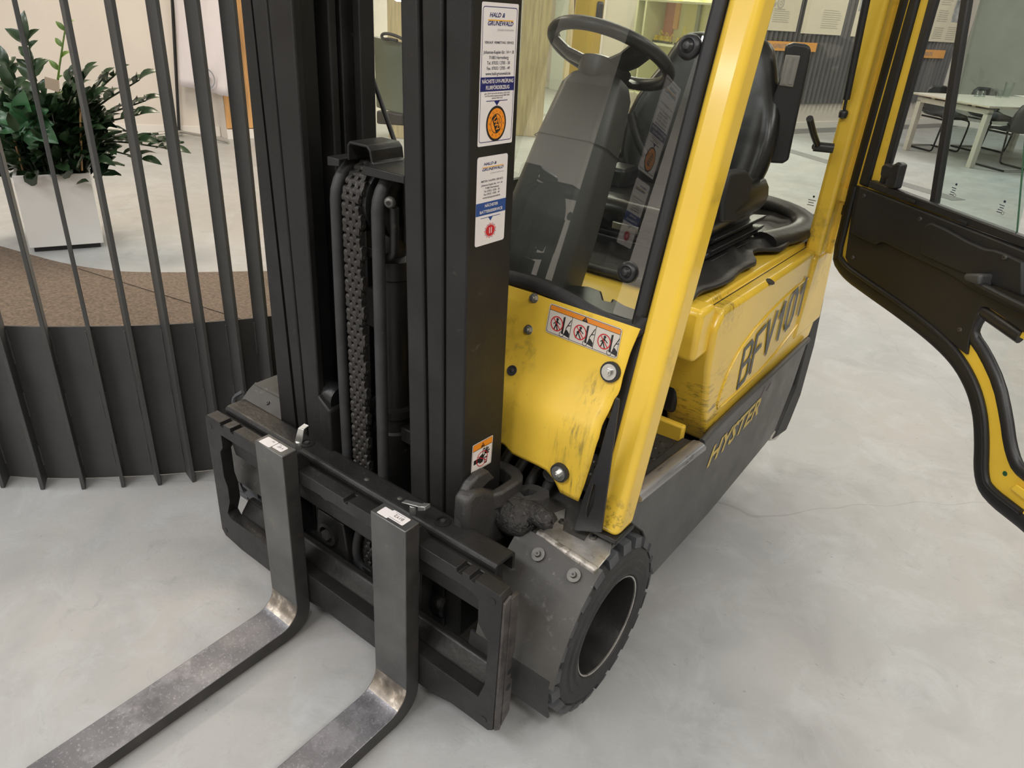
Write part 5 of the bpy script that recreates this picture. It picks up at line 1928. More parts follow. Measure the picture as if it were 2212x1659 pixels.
# ------------------------------------------------------------------ seat
SXc, SY = -.955, 2.20
seat = MB().use('seat_vinyl')
seat.hexa([(SXc - .235, 1.78, 1.00), (SXc + .235, 1.78, 1.00), (SXc + .22, 2.20, .98), (SXc - .22, 2.20, .98)], [(SXc - .225, 1.77, 1.075), (SXc + .225, 1.77, 1.075), (SXc + .21, 2.20, 1.055), (SXc - .21, 2.20, 1.055)])
st = seat.build('seat', fk, bev=.035, seg=4, label='black vinyl driver seat')
for s in (-1, 1):
    MB().use('seat_vinyl').tube(smoothpath([(SXc + s * .215, 1.80, 1.06), (SXc + s * .23, 1.95, 1.085), (SXc + s * .225, 2.16, 1.085)], 2), .038, 12, flat=(.05, .034), up=(0, 0, 1)).build('cushion_bolster', st, smooth=60)
# backrest: rows of a padded shell
secs = []
for z, wd_, yb, th in ((1.02, .20, 2.16, .09), (1.10, .235, 2.18, .10), (1.20, .25, 2.205, .105), (1.30, .235, 2.23, .095), (1.38, .19, 2.25, .085), (1.44, .165, 2.262, .075), (1.478, .14, 2.268, .055), (1.492, .10, 2.27, .03)):
    ring = []
    for a in range(20):
        an = 2 * PI * a / 20
        cxs, sns = math.cos(an), math.sin(an)
        bul = 1.0 + (.16 if abs(cxs) > .6 and z < 1.36 else 0) * (1 if sns < 0 else 0)
        ring.append(Vector((SXc + wd_ * math.copysign(abs(cxs) ** .6, cxs), yb + th * .5 * math.copysign(abs(sns) ** .7, sns) * bul - (.03 if abs(cxs) > .7 and z < 1.36 else 0), z)))
    secs.append(ring)
vs = [p for s in secs for p in s]
fs = [(i * 20 + j, i * 20 + (j + 1) % 20, (i + 1) * 20 + (j + 1) % 20, (i + 1) * 20 + j) for i in range(len(secs) - 1) for j in range(20)] + [tuple(range(19, -1, -1)), tuple((len(secs) - 1) * 20 + j for j in range(20))]
MB().use('seat_vinyl').add(vs, fs).build('backrest', st, subd=1)
# seat base
mb = MB().use('soft_black')
for z0, z1, e_ in ((.925, .955, .20), (.955, .972, .225), (.972, 1.0, .205)):
    mb.box(SXc - e_, SXc + e_ + .01, 1.84, 2.22, z0, z1)
mb.build('seat_base', st, bev=.006)
for k in range(3):
    MB().use('soft_black').hexa([(SXc + .20, 1.86, .93 + .03 * k), (SXc + .235, 1.86, .935 + .03 * k), (SXc + .235, 2.24, .935 + .03 * k), (SXc + .20, 2.24, .93 + .03 * k)], [(SXc + .20, 1.86, .945 + .03 * k), (SXc + .245, 1.86, .952 + .03 * k), (SXc + .245, 2.24, .952 + .03 * k), (SXc + .20, 2.24, .945 + .03 * k)]).build('seat_rail_cover', st, bev=.004)
MB().use('zinc').box(SXc - .02, SXc + .06, 1.765, 1.775, 1.0, 1.02).build('seat_catch', st, bev=.002)
hp_ = [(p.y, p.z) for p in [at(x, y, X=-.70) for x, y in ((1575, 372), (1612, 368), (1625, 385), (1610, 460), (1590, 480), (1555, 482), (1560, 430))]]
MB().use('black_plastic').yz(hp_, -.735, -.695).build('hip_bracket', st, bev=.008)
# raised armrest with its grey latch plate
ar = [onp(x, y, (-.73, 2.22, 1.3), (.35, -.94, 0)) for x, y in ((1697, 98), (1715, 92), (1745, 96), (1752, 106), (1748, 130), (1712, 300), (1703, 345), (1690, 352), (1655, 350), (1645, 338), (1650, 260), (1690, 160))]
an_ = Vector((.35, -.94, 0))
au = Vector((.94, .35, 0))
ao = Vector((-.73, 2.22, 1.3))
arp = [((p - ao).dot(au), (p - ao).z) for p in ar]
arm = MB().use('black_plastic').prism(arp, ao - an_ * .03, au, (0, 0, 1), an_, .045).build('armrest', st, bev=.009, seg=3)
lt = [onp(x, y, ao + an_ * .016, an_) for x, y in ((1697, 118), (1729, 120), (1713, 189), (1683, 185))]
MB().use('lever_grey').prism([((p - ao).dot(au), (p - ao).z) for p in lt], ao + an_ * .013, au, (0, 0, 1), an_, .006).build('latch_plate', st, bev=.003)
for x in ((1708, 124, 1693, 182), (1721, 126, 1707, 182)):
    p0, p1 = onp(x[0], x[1], ao + an_ * .02, an_), onp(x[2], x[3], ao + an_ * .02, an_)
    MB().use('lever_grey').tube([p0, p1], .0045, 8, flat=(.006, .0015), up=tuple(au)).build('finger_recess', st, smooth=60)
MB().use('soft_black').tube([onp(1598, 368, ao, an_), onp(1640, 330, ao, an_), onp(1652, 300, ao, an_)], .009, 8).build('armrest_stalk', st, smooth=60)
MB().use('black_plastic').tube(smoothpath([at(x, y, Y=2.08) for x, y in ((1362, 245), (1375, 300), (1395, 335))], 1), .014, 8).build('belt_stalk', st, smooth=60)
MB().use('soft_black').box(-1.20, -1.06, 1.95, 2.05, 1.06, 1.12).build('belt_buckle', st, bev=.01)

# ------------------------------------------------------------------ rear pillar, rear glass, gas strut
mb = MB().use('yellow_gloss').box(-.615, -.562, 2.372, 2.50, .885, 2.2)
rp = mb.build('rear_pillar', fk, bev=.012, seg=3, label='yellow rear pillar on the near side beside the open door')
MB().use('yellow_gloss').box(-.575, -.545, 2.44, 2.475, .885, 2.2).build('pillar_rib', rp, bev=.006)
MB().use('yellow_gloss').hexa([(-.62, 2.36, .60), (-.57, 2.36, .60), (-.57, 2.64, .60), (-.62, 2.64, .60)], [(-.62, 2.36, .89), (-.565, 2.36, .89), (-.565, 2.55, .89), (-.62, 2.55, .89)]).build('pillar_base', rp, bev=.012)
rg = MB().use('rear_glass').add([(-1.52, 2.50, .95), (-.60, 2.50, .95), (-.60, 2.52, 2.1), (-1.52, 2.52, 2.1)], [(0, 1, 2, 3)]).build('rear_window', fk)
PM = Plate(onp(1752, 441, (-.7, 2.498, 1), (0, -1, 0)), (1, 0, 0), (0, 0, 1), (0, -1, 0))
for i, (a, b, w_) in enumerate(((0, .022, .006), (-.012, .012, .024), (-.01, .004, .018), (-.012, -.004, .022))):
    PM.rect(a, a + w_, b, b + (.006 if i == 0 else .002), 'ink_black', .001)
PM.mb.build('glass_mark', rg)
g0, g1, g2 = at(1884, -60, X=-.60), at(1828, 214, X=-.60), at(1822, 245, X=-.60)
gs = MB().use('soft_black').cyl(g0, g1, .010, 14).cyl(g1, g2, .0045, 8).build('gas_strut', fk, smooth=50)
MB().use('soft_black').lathe([(.0, .012), (.011, .008), (.013, .0), (.011, -.012), (.0, -.016)], g2, (0, .1, 1), 14).build('strut_end', gs, smooth=60)
h0 = at(1785, 318, X=-.615)
hm = MB().use('soft_black').cyl(h0 + Vector((.02, 0, 0)), h0 - Vector((.03, .02, 0)), .014, 16)
hm.build('window_latch', fk, smooth=50)
MB().use('soft_black').tube(smoothpath([h0 - Vector((.03, .02, 0)), at(1768, 318, X=-.635), at(1757, 290, X=-.635), at(1749, 256, X=-.635)], 2), .0095, 10).build('latch_lever', fk, smooth=60)

# ------------------------------------------------------------------ open cab door
DO, DD = Vector((-.53, 2.42, 0)), Vector((.767, -.642, 0)).normalized()
DN = Vector((-.642, -.767, 0)).normalized()


def dr(x, y, off=0.0):
    p = onp(x, y, DO + DN * off, DN)
    return ((p - DO).dot(DD), p.z)


def dloop(pts, off=0.0, it=1, closed=False):
    q = [Vector((*dr(x, y, off), 0)) for x, y in pts]
    if it:
        q = smoothpath(q, it, closed)
    return [(p.x, p.y) for p in q]


UP = (0, 0, 1)
low_px = [(1814, 560), (1832, 588), (1880, 622), (1953, 672), (2025, 727), (2074, 776), (2106, 832), (2123, 890), (2127, 953), (2124, 1025), (2138, 1064), (2212, 1121)]
lowc = [(p[0], p[1]) for p in smoothpath([Vector((*dr(*p), 0)) for p in low_px], 2)]
tl = dr(1850, 400)
top0 = dr(1962, 0)
k_ = (2.05 - tl[1]) / (top0[1] - tl[1])
ttop = (tl[0] + (top0[0] - tl[0]) * k_, 2.05)
SEND = 1.06
last = lowc[-1]
outline = [ttop, tl] + [dr(1818, 530)] + lowc + [(SEND, last[1] - .008), (SEND, 2.05)]
# windows in the frame
y0 = dr(1905, 400)
y1 = dr(2020, 0)
kk = (1.98 - y0[1]) / (y1[1] - y0[1])
upw = [(y0[0] + (y1[0] - y0[0]) * kk, 1.98), dr(1900, 408), dr(2212, 530), (SEND - .05, dr(2212, 530)[1] + .0), (SEND - .05, 1.98)]
loww_px = [(2131, 672), (2112, 700), (2108, 726), (2135, 765), (2165, 830), (2180, 900), (2188, 960), (2200, 1000), (2212, 1015)]
lw = [(p[0], p[1]) for p in smoothpath([Vector((*dr(*p), 0)) for p in loww_px], 1)]
loww = lw + [(SEND - .05, lw[-1][1] - .01), (SEND - .05, dr(2212, 735)[1]), dr(2212, 728)]
door = MB().use('yellow').prism(outline, DO - DN * .012, DD, UP, DN, .024, holes=[upw, loww]).build('cab_door', fk, bev=.003, seg=1, label='open cab door swung out to the right')


def dp(s, z, off=0.0):
    return DO + DD * s + Vector((0, 0, z)) + DN * off


# rubber seal round the edge
sealp = [dp(*ttop, .004), dp(*tl, .004), dp(*dr(1818, 530), .004)] + [dp(s, z, .004) for s, z in lowc] + [dp(SEND, last[1] - .008, .004)]
MB().use('black_plastic').tube(sealp, .015, 10, flat=(.013, .024), up=tuple(DN)).build('door_seal', door, smooth=50)
inn = [Vector((p[0], p[1], 0)) for p in [tl] + [dr(1818, 530)] + lowc]
off2 = []
for i, p in enumerate(inn):
    d = (inn[min(i + 1, len(inn) - 1)] - inn[max(i - 1, 0)]).normalized()
    off2.append(dp(p.x - d.y * .022, p.y + d.x * .022, .018))
MB().use('black_plastic').tube(off2, .008, 8).build('door_seal', door, smooth=50)
# moulded lining
lin = dloop([(1853, 400), (1840, 480), (1829, 556)], .014, 0) + dloop([(1838, 574), (1893, 612), (1958, 656), (2024, 707), (2070, 750), (2092, 766)], .014, 1) + dloop([(2097, 735), (2110, 690), (2120, 665), (2135, 662), (2160, 678), (2212, 716)], .014, 1) + [(SEND - .02, dr(2212, 720)[1] - .02), (SEND - .02, dr(2212, 536)[1])] + dloop([(2212, 534)], .014, 0)
ln = MB().use('black_plastic').prism(lin, DO + DN * .012, DD, UP, DN, .008).build('door_lining', door, bev=.002)
up_ = dloop([(1862, 402), (1842, 505)], .024, 0) + dloop([(1895, 530), (1906, 522), (1920, 527), (1985, 560), (2060, 595), (2100, 625), (2212, 680)], .024, 1) + [(SEND - .02, dr(2212, 680)[1] - .01), (SEND - .02, dr(2212, 540)[1])] + dloop([(2212, 538)], .024, 0)
MB().use('black_plastic').prism(up_, DO + DN * .018, DD, UP, DN, .014).build('raised_lining', door, bev=.007, seg=3)
up2 = dloop([(1990, 550), (1992, 500), (2002, 482), (2020, 480), (2120, 535), (2160, 540), (2212, 565)], .036, 1) + dloop([(2212, 640), (2140, 612), (2060, 582)], .036, 0)
MB().use('black_plastic').prism(up2, DO + DN * .028, DD, UP, DN, .012).build('raised_lining', door, bev=.006, seg=3)
for x, y, of in ((1867, 423, .032), (1988, 473, .032), (2171, 556, .040), (1843, 556, .02), (2074, 712, .02)):
    bolt(door, dp(*dr(x, y, of), of), DN, .006, m='dull_bolt', hexa=False, h=.004, name='lining_screw')
# pull handle
hs = [dp(*dr(2085, 595, .06), .05), dp(*dr(2098, 590, .08), .085), dp(*dr(2118, 604, .08), .085), dp(*dr(2126, 612, .06), .04)]
MB().use('dark_grey_plastic').hexa([dp(*dr(2080, 590, .05), .03), dp(*dr(2082, 608, .05), .03), dp(*dr(2128, 622, .05), .03), dp(*dr(2138, 592, .05), .03)], [dp(*dr(2080, 591, .075), .075), dp(*dr(2082, 606, .075), .075), dp(*dr(2115, 616, .075), .075), dp(*dr(2118, 590, .075), .075)]).build('door_handle', door, bev=.008, seg=3)
MB().use('soft_black').tube([dp(*dr(2112, 612, .06), .06), dp(*dr(2165, 640, .06), .06), dp(*dr(2230, 672, .06), .06)], .008, 8).build('release_bar', door, smooth=60)
# sash rail and window parts
s0, s1 = dr(1884, 396, .02), dr(2212, 521, .02)
sl = (s1[1] - s0[1]) / (s1[0] - s0[0])
MB().use('soft_black').hexa([dp(s0[0], s0[1] - .012, .008), dp(SEND - .04, s1[1] - .012, .008), dp(SEND - .04, s1[1] - .012, .032), dp(s0[0], s0[1] - .012, .032)],
                            [dp(s0[0], s0[1] + .010, .008), dp(SEND - .04, s1[1] + .010, .008), dp(SEND - .04, s1[1] + .010, .032), dp(s0[0], s0[1] + .010, .032)]).build('sash_rail', door, bev=.004)


def vbar(px0, px1, o0, o1, name, m, bev=.003):
    a0, a1 = dr(*px0[0], o1), dr(*px1[0], o1)
    b0_, b1_ = dr(*px0[1], o1), dr(*px1[1], o1)

    def ex(a, b, z):
        t = (z - a[1]) / (b[1] - a[1])
        return a[0] + (b[0] - a[0]) * t
    za = min(a0[1], a1[1])
    return MB().use(m).hexa([dp(ex(a0, b0_, za), za, o0), dp(ex(a1, b1_, za), za, o0), dp(ex(a1, b1_, za), za, o1), dp(ex(a0, b0_, za), za, o1)],
                            [dp(ex(a0, b0_, 2.03), 2.03, o0), dp(ex(a1, b1_, 2.03), 2.03, o0), dp(ex(a1, b1_, 2.03), 2.03, o1), dp(ex(a0, b0_, 2.03), 2.03, o1)]).build(name, door, bev=bev)


vbar(((1853, 398), (1963, 0)), ((1873, 400), (1982, 0)), .0, .022, 'door_seal', 'black_plastic', .006)
vbar(((1895, 405), (2004, 0)), ((1906, 408), (2022, 0)), .006, .02, 'glass_gasket', 'soft_black', .004)
vbar(((2006, 438), (2074, 0)), ((2019, 442), (2091, 0)), .0, .018, 'window_bar', 'soft_black', .004)
pa = [dr(1905, 408), dr(2012, 440), dr(2082, 0), dr(2020, 0)]
pane1 = [dp(*p, .004) for p in (dr(1900, 408), dr(2014, 448))] + [dp(dr(2084, 0)[0] + .02, 2.0, .004), dp(dr(2020, 0)[0] + .03, 2.0, .004)]
MB().use('door_glass').add(pane1, [(0, 1, 2, 3)]).build('window_pane', door)
e0, e1 = dr(2196, 512, .012), dr(2240, 0, .012)
pane2 = [dp(*dr(2010, 446, .012), .012), dp(e0[0], e0[1], .012), dp(e1[0] + .03, 2.0, .012), dp(dr(2082, 0)[0] + .02, 2.0, .012)]
gp = MB().use('door_glass_green').add(pane2, [(0, 1, 2, 3)]).build('window_pane', door)
MB().use('glass_edge' if 'glass_edge' in MATS else 'green_dot').tube([dp(e0[0], e0[1], .012), dp(e1[0], e1[1], .012)], .002, 6).build('pane_edge', door)
for (x, y) in ((2064, 400), (2168, 437)):
    o_p = dp(*dr(x, y, .014), .014)
    PM = Plate(o_p, DD, UP, DN)
    for i, (a, b, w_) in enumerate(((0, .0, .006), (-.008, -.008, .015), (-.005, -.0135, .012), (-.008, -.019, .014), (-.009, -.0245, .014))):
        PM.rect(a, a + w_, b, b + (.005 if i == 0 else .0018), 'ink_dark', .001)
    PM.ring(.009, -.023, .0032, .004, 'ink_black', .001, 12)
    PM.mb.build('glass_mark', door)
for x, y in ((1965, 431), (2077, 477)):
    MB().use('black_plastic').hexa([dp(*dr(x - 10, y - 5, .036), .03), dp(*dr(x + 12, y + 3, .036), .03), dp(*dr(x + 9, y + 12, .036), .03), dp(*dr(x - 8, y + 6, .036), .03)], [dp(*dr(x - 8, y - 4, .04), .038), dp(*dr(x + 10, y + 3, .04), .038), dp(*dr(x + 8, y + 9, .04), .038), dp(*dr(x - 6, y + 4, .04), .038)]).build('sash_clip', door, bev=.001)
# sliding-window catch
c0 = dp(*dr(1926, 372, .03), .03)
mb = MB().use('soft_black')
mb.prism([dr(1917, 405, .03), dr(1938, 408, .03), (dr(1952, 355, .03)), dr(1944, 349, .03), dr(1932, 358, .03), dr(1920, 352, .03), dr(1910, 358, .03), dr(1906, 380, .03), dr(1913, 387, .03), dr(1924, 385, .03)], DO + DN * .014, DD, UP, DN, .026)
mb.build('window_catch', door, bev=.006, seg=3)
# lower window: gasket, pane, foot strip
gk = [dp(s, z, .008) for s, z in lw]
MB().use('soft_black').tube([dp(*dr(2212, 728), .008)] + gk + [dp(SEND - .05, lw[-1][1] - .012, .008)], .014, 10, flat=(.012, .017), up=tuple(DN)).build('glass_gasket', door, smooth=50)
MB().use('door_glass').add([dp(s, z, .0) for s, z in loww], [tuple(range(len(loww)))]).build('lower_window_pane', door)
MB().use('green_dot').prism(disc(0, 0, .006, 14), dp(*dr(2171, 1023, .0125), .0115), DD, UP, DN, .002).build('green_plug', door)
MB().use('yellow_gloss').hexa([dp(*dr(2180, 1055, .014), .012), dp(*dr(2195, 1045, .014), .012), dp(*dr(2240, 1075, .014), .012), dp(*dr(2225, 1090, .014), .012)], [dp(*dr(2180, 1055, .03), .03), dp(*dr(2195, 1045, .03), .03), dp(*dr(2240, 1075, .03), .03), dp(*dr(2225, 1090, .03), .03)]).build('door_catch_plate', door, bev=.004)
# hinges
for z in (1.075, 1.75):
    MB().use('yellow_gloss').cyl((-.535, 2.44, z - .03), (-.535, 2.44, z + .03), .013, 14).box(-.60, -.535, 2.43, 2.447, z - .02, z + .02).use('black_plastic').cyl((-.535, 2.44, z - .06), (-.535, 2.44, z - .032), .016, 12).build('door_hinge', fk, smooth=40)
# ================================================================== BACKGROUND
# corrugated wall panels
SC0, SC1, ZC0, ZC1 = -1.30, 3.55, .37, 3.2
pan = thing('corrugated_panel', 'dark grey corrugated metal panel behind the posters on the right wall', 'panel', tuple(L3(SC0, 0)))
n = 5
pw = (SC1 - SC0) / n
RIB = .1
for k in range(n):
    a, b = SC0 + k * pw, SC0 + (k + 1) * pw - .004
    m_ = int((b - a) / RIB * 8)
    rows = []
    for z in (ZC0, ZC1):
        rows.append([L3(a + (b - a) * i / m_, z, .04 + .03 * math.sin((a + (b - a) * i / m_) / RIB * 2 * PI)) for i in range(m_ + 1)])
    MB().use('corrugated').grid(rows).build('sheet', pan, smooth=60)
tr_ = MB().use('base_white')
q = [L3(SC1 + .01, .3, .0), L3(SC1 + .07, .3, .0), L3(SC1 + .07, .3, .075), L3(SC1 + .01, .3, .075)]
tr_.hexa(q, [p + Vector((0, 0, 2.9)) for p in q]).build('edge_trim', pan)


def lines(P, a0, a1, b1, b0, step, m='print_grey'):
    b = b1
    while b > b0:
        P.rect(a0, a0 + (a1 - a0) * random.uniform(.82, 1.0), b, b + step * .22, m, .0012)
        b -= step


def poster(s0, s1, z0, z1, lab, fill, name='poster'):
    P = Plate(L3(s0, z0, .075), L3d, (0, 0, 1), L3n)
    P.poly([(0, 0), (s1 - s0, 0), (s1 - s0, z1 - z0), (0, z1 - z0)], 'poster', .004, .004)
    P.n = L3n
    fill(P, s1 - s0, z1 - z0)
    # raise the print well clear of the sheet
    return tag(P.mb.build(name), lab, 'poster', 'posters on the corrugated wall')


class Pl2(Plate):
    pass


def f1(P, W_, H_):
    P.o = P.o + L3n * .006
    lines(P, .12, .46, .24, .09, .026)
    P.rect(.12, .34, .262, .272, 'print_grey', .001)
    P.ring(.23, .34, .05, .068, 'print_grey', .001)
    P.ring(.23, .34, .018, .028, 'print_grey', .001)
    for a, b in ((.12, .31), (.30, .44), (.22, .47)):
        P.poly([(a - .025, b), (a, b - .025), (a + .03, b + .018), (a + .01, b + .045)], 'print_grey', .001)


def f2(P, W_, H_):
    P.o = P.o + L3n * .006
    lines(P, W_ - .50, W_ - .08, .31, .07, .028)


def f3(P, W_, H_):
    P.o = P.o + L3n * .006
    P.rect(.03, W_ - .02, .34, .75, 'poster_photo', .001)
    lines(P, .22, .44, .28, .09, .022)
    lines(P, .54, .74, .28, .09, .022)


def f4(P, W_, H_):
    P.o = P.o + L3n * .006
    lines(P, .06, .36, .20, .04, .03)
    lines(P, .06, .36, .45, .28, .03)
    lines(P, .06, .36, .72, .52, .03)
    lines(P, .06, .36, 1.05, .80, .03)
    lines(P, .44, .72, .22, .04, .03)
    lines(P, .44, .72, 1.0, .72, .03)
    P.rect(.46, .74, .30, .62, 'poster_photo', .001)


poster(-1.18, -.53, 1.345, 2.7, 'cream poster with a round emblem, nearest the white wall', f1)
poster(-.42, .47, 1.33, 2.7, 'cream poster with one column of text, second along the wall', f2)
poster(.70, 1.62, 1.325, 2.7, 'cream poster with a photo above its text, beside the yellow rear pillar', f3)
poster(1.9, 2.62, 1.32, 2.7, 'cream poster hidden mostly by the open door frame', f2)
poster(2.70, 3.50, 1.315, 2.7, 'cream two-column poster seen through the door window', f4)
fr_ = MB().use('cab_red')
q = [L3(3.10, 1.66, .08), L3(3.13, 1.66, .08), L3(3.13, 1.66, .13), L3(3.10, 1.66, .13)]
for s0, s1, z0, z1, lab, txt, ta in ((-1.22, -.01, 1.095, 1.215, 'orange sign reading LANGFRISTIG under the posters', 'LANGFRISTIG', .06), (2.35, 3.27, 1.068, 1.192, 'orange sign reading WERTE under the two-column poster', 'WERTE', .10)):
    P = Plate(L3(s0, z0, .07), L3d, (0, 0, 1), L3n)
    P.poly([(0, 0), (s1 - s0, 0), (s1 - s0, z1 - z0), (0, z1 - z0)], 'sign_orange', .014, .014)
    P.text(txt, .11 if txt[0] == 'L' else .27, .032, .08, 'ink_grey', .017, width=.52 if txt[0] == 'L' else .30)
    tag(P.mb.build('wall_sign'), lab, 'sign', 'orange wall signs')

# meeting table and chairs
TA, TB = at(1973, 199, Z=.74), at(2138, 229, Z=.74)
td = (TB - TA)
TW = td.length
td.normalize()
tn = Vector((-td.y, td.x, 0))
if tn.y < 0:
    tn = -tn
TL = 2.0
tb = thing('meeting_table', 'pale rectangular meeting table with angled legs behind the open door', 'table', (TA.x, TA.y, 0))


def tp(a, b, z):
    return Vector((TA.x, TA.y, 0)) + td * a + tn * b + Vector((0, 0, z))


def tbox(mb, a0, a1, b0, b1, z0, z1):
    q = [(a0, b0), (a1, b0), (a1, b1), (a0, b1)]
    return mb.hexa([tp(a, b, z0) for a, b in q], [tp(a, b, z1) for a, b in q])


tbox(MB().use('table_top'), 0, TW, 0, TL, .722, .74).build('tabletop', tb, bev=.002)
tbox(MB().use('table_edge'), -.002, TW + .002, -.002, TL + .002, .716, .722).build('edge_band', tb)
for b in (.06, TL - .14):
    tbox(MB().use('table_leg'), .04, TW - .04, b, b + .07, .63, .69).build('end_beam', tb, bev=.004)
    for a in (.3, TW - .3):
        tbox(MB().use('table_leg'), a - .03, a + .03, b + .01, b + .06, .69, .716).build('spacer', tb)
    for a, o_ in ((.04, .0), (TW - .11, .0)):
        tbox(MB().use('table_leg'), a, a + .07, b, b + .07, .0, .66).build('leg', tb, bev=.004)


def make_chair(lab):
    t = thing('cantilever_chair', lab, 'chair', (0, 0, 0), 'black chairs around the meeting table')
    # local: seat faces -Y, origin on the floor under the seat
    secs = []
    for (y, z, hw, lift) in ((-.25, .44, .20, .0), (-.18, .455, .235, .02), (.0, .445, .25, .05), (.14, .445, .25, .09), (.20, .48, .25, .06), (.235, .58, .25, .02), (.26, .70, .235, .0), (.275, .78, .20, .0), (.28, .82, .12, .0)):
        secs.append([Vector((hw * math.sin(PI / 2 * u), y - (.10 if z > .46 else 0) * abs(u) ** 3, z + lift * abs(u) ** 2.2 + (0 if z < .5 else -.02 * abs(u) ** 3))) for u in [i / 5 - 1 for i in range(11)]])
    MB().use('chair_black').grid(secs).build('shell', t, smooth=80, solid=.016)
    for s in (-1, 1):
        pts = smoothpath([(s * .2, .16, .43), (s * .2, -.20, .43), (s * .21, -.27, .42), (s * .225, -.27, .36), (s * .225, -.24, .06), (s * .225, -.22, .013), (s * .225, -.12, .013), (s * .225, .27, .013)], 2)
        MB().use('chair_tube').tube(pts, .012, 8).build('leg', t, smooth=60)
    MB().use('chrome').tube([(-.225, .27, .013), (.225, .27, .013)], .012, 8).build('rear_tube', t, smooth=60)
    return t


def copy_tree(r):
    c = r.copy()
    COL.objects.link(c)
    for ch in list(r.children):
        d = ch.copy()
        COL.objects.link(d)
        d.parent = c
        d.matrix_parent_inverse = Matrix.Identity(4)
    return c


ch0 = make_chair('black shell chair nearest the camera at the near corner of the meeting table')
tang = math.atan2(td.y, td.x)
spots = [(TW - .10, .60, PI / 2 * -1, ch0['label']), (-.02, .62, PI / 2, 'black shell chair on the far long side, nearest the orange sign'), (-.02, 1.42, PI / 2, 'black shell chair on the far long side, behind the window bar'), (TW + .20, 1.55, -PI / 2, 'black shell chair cut off by the picture edge behind the table')]
for i, (a, b, r, lab) in enumerate(spots):
    c = ch0 if i == 0 else copy_tree(ch0)
    p = tp(a, b, 0)
    c.location = p
    c.rotation_euler = (0, 0, tang + (PI / 2 if a > .5 else -PI / 2) - PI / 1 * 0 + (0 if True else r))
    c['label'] = lab
# chairs face the table: local -Y points at the table centre
for c in [o for o in COL.objects if o.get('category') == 'chair']:
    cen = tp(TW / 2, c.location.y * 0 + tn.dot(c.location - tp(0, 0, 0)), 0)
    d = (cen - c.location).normalized()
    c.rotation_euler = (0, 0, math.atan2(d.x, -d.y) * 1.0)
    c.rotation_euler = (0, 0, math.atan2(d.y, d.x) + PI / 2)


def tumbler(px, py, lab, h=.10, r=.033, tall=False):
    p = at(px, py, Z=.741)
    mb = MB().use('tumbler_glass')
    prof = [(.0, .004), (r * .75, .004), (r, h), (r * .93, h), (r * .68, .012), (.0, .012)]
    if not tall:
        prof = [(.0, h), (r * .75, h), (r, .001), (r * .93, .001), (r * .68, h - .01), (.0, h - .01)]
    mb.lathe(prof, (p.x, p.y, .7405), (0, 0, 1), 20)
    return tag(mb.build('drinking_glass', smooth=50), lab, 'glass', 'glasses on the meeting table')


for i, (x, y, lab) in enumerate(((2110, 209, 'small upturned tumbler, first from the window bar on the meeting table'), (2121, 209, 'small upturned tumbler, second from the window bar on the meeting table'), (2141, 207, 'upturned tumbler at the near edge of the glass cluster'), (2148.5, 205.5, 'upturned tumbler in the middle of the glass cluster'), (2156, 210, 'upturned tumbler beside the tall cloudy beaker'))):
    tumbler(x, y, lab, .075 if i < 2 else .095, .038)
tumbler(2172, 210, 'tall cloudy beaker standing upright on the meeting table', .19, .058, True)
pp_ = at(2190, 206, Z=.741)
q = [pp_ + td * a + tn * b for a, b in ((0, 0), (.21, 0), (.21, .3), (0, .3))]
tag(MB().use('poster_white').hexa(q, [p + Vector((0, 0, .003)) for p in q]).build('paper_sheet'), 'white paper sheets lying beside the glasses on the meeting table', 'paper')

# timber posts seen through the cab
def post(xa, xb, yb, Yd, lab, wdt, base=None):
    n = Vector((-.57, .82, 0))
    P0 = Vector((-.57, .82, 0)) * Yd
    a, b = onp(xa, 150, P0, n), onp(xb, 150, P0, n)
    d = (b - a)
    Wp = Vector((d.x, d.y, 0)).length
    u = Vector((d.x, d.y, 0)).normalized()
    v = Vector((-u.y, u.x, 0))
    a0 = Vector((a.x, a.y, 0))
    q = [a0, a0 + u * Wp, a0 + u * Wp + v * wdt, a0 + v * wdt]
    o = MB().use('post_wood').hexa(q, [p + Vector((0, 0, CEIL)) for p in q]).build('timber_post', bev=.006)
    tag(o, lab, 'post', 'timber posts of the hall')
    return o


post(1122, 1181, 150, 9.6, 'wide knotty timber post beside the near mast column', .3)
post(1217, 1233, 150, 11.6, 'slim timber post just left of the steering wheel spokes', .12)
post(838, 874, 60, 8.8, 'timber post seen in the gap between the mast columns', .25)
# white door in the far wall
def wallF(px0, px1, z1, name, m, lab, cat, th=.04, z0=.0):
    n = (Vector((a3.x, a3.y, 0)) - Vector((-9.5, 12.9, 0))).normalized()
    nn_ = Vector((n.y, -n.x, 0))
    P0 = Vector((a3.x, a3.y, 0)) + nn_ * .02
    a, b = onp(px0, 120, P0, nn_), onp(px1, 120, P0, nn_)
    return Vector((a.x, a.y, z0)), Vector((b.x, b.y, z0)), n, nn_


a, b, n_, nn_ = wallF(1196, 1232, 2.1, '', '', '', '')
q = [a, b, b + nn_ * .05, a + nn_ * .05]
dd = struct(MB().use('door_white').hexa(q, [p + Vector((0, 0, 2.15)) for p in q]).build('door_1', bev=.004))
hq = a.lerp(b, .15) + nn_ * .05 + Vector((0, 0, 1.05))
MB().use('chrome').tube([hq, hq + nn_ * .05, hq + nn_ * .05 + n_ * .12], .011, 8).build('door_handle', dd, smooth=50)
rq = a.lerp(b, .4) + nn_ * .05 + Vector((0, 0, 1.62))
MB().use('cab_red').hexa([rq, rq + n_ * .12, rq + n_ * .12 + nn_ * .03, rq + nn_ * .03], [p + Vector((0, 0, .16)) for p in (rq, rq + n_ * .12, rq + n_ * .12 + nn_ * .03, rq + nn_ * .03)]).build('door_notice', dd)

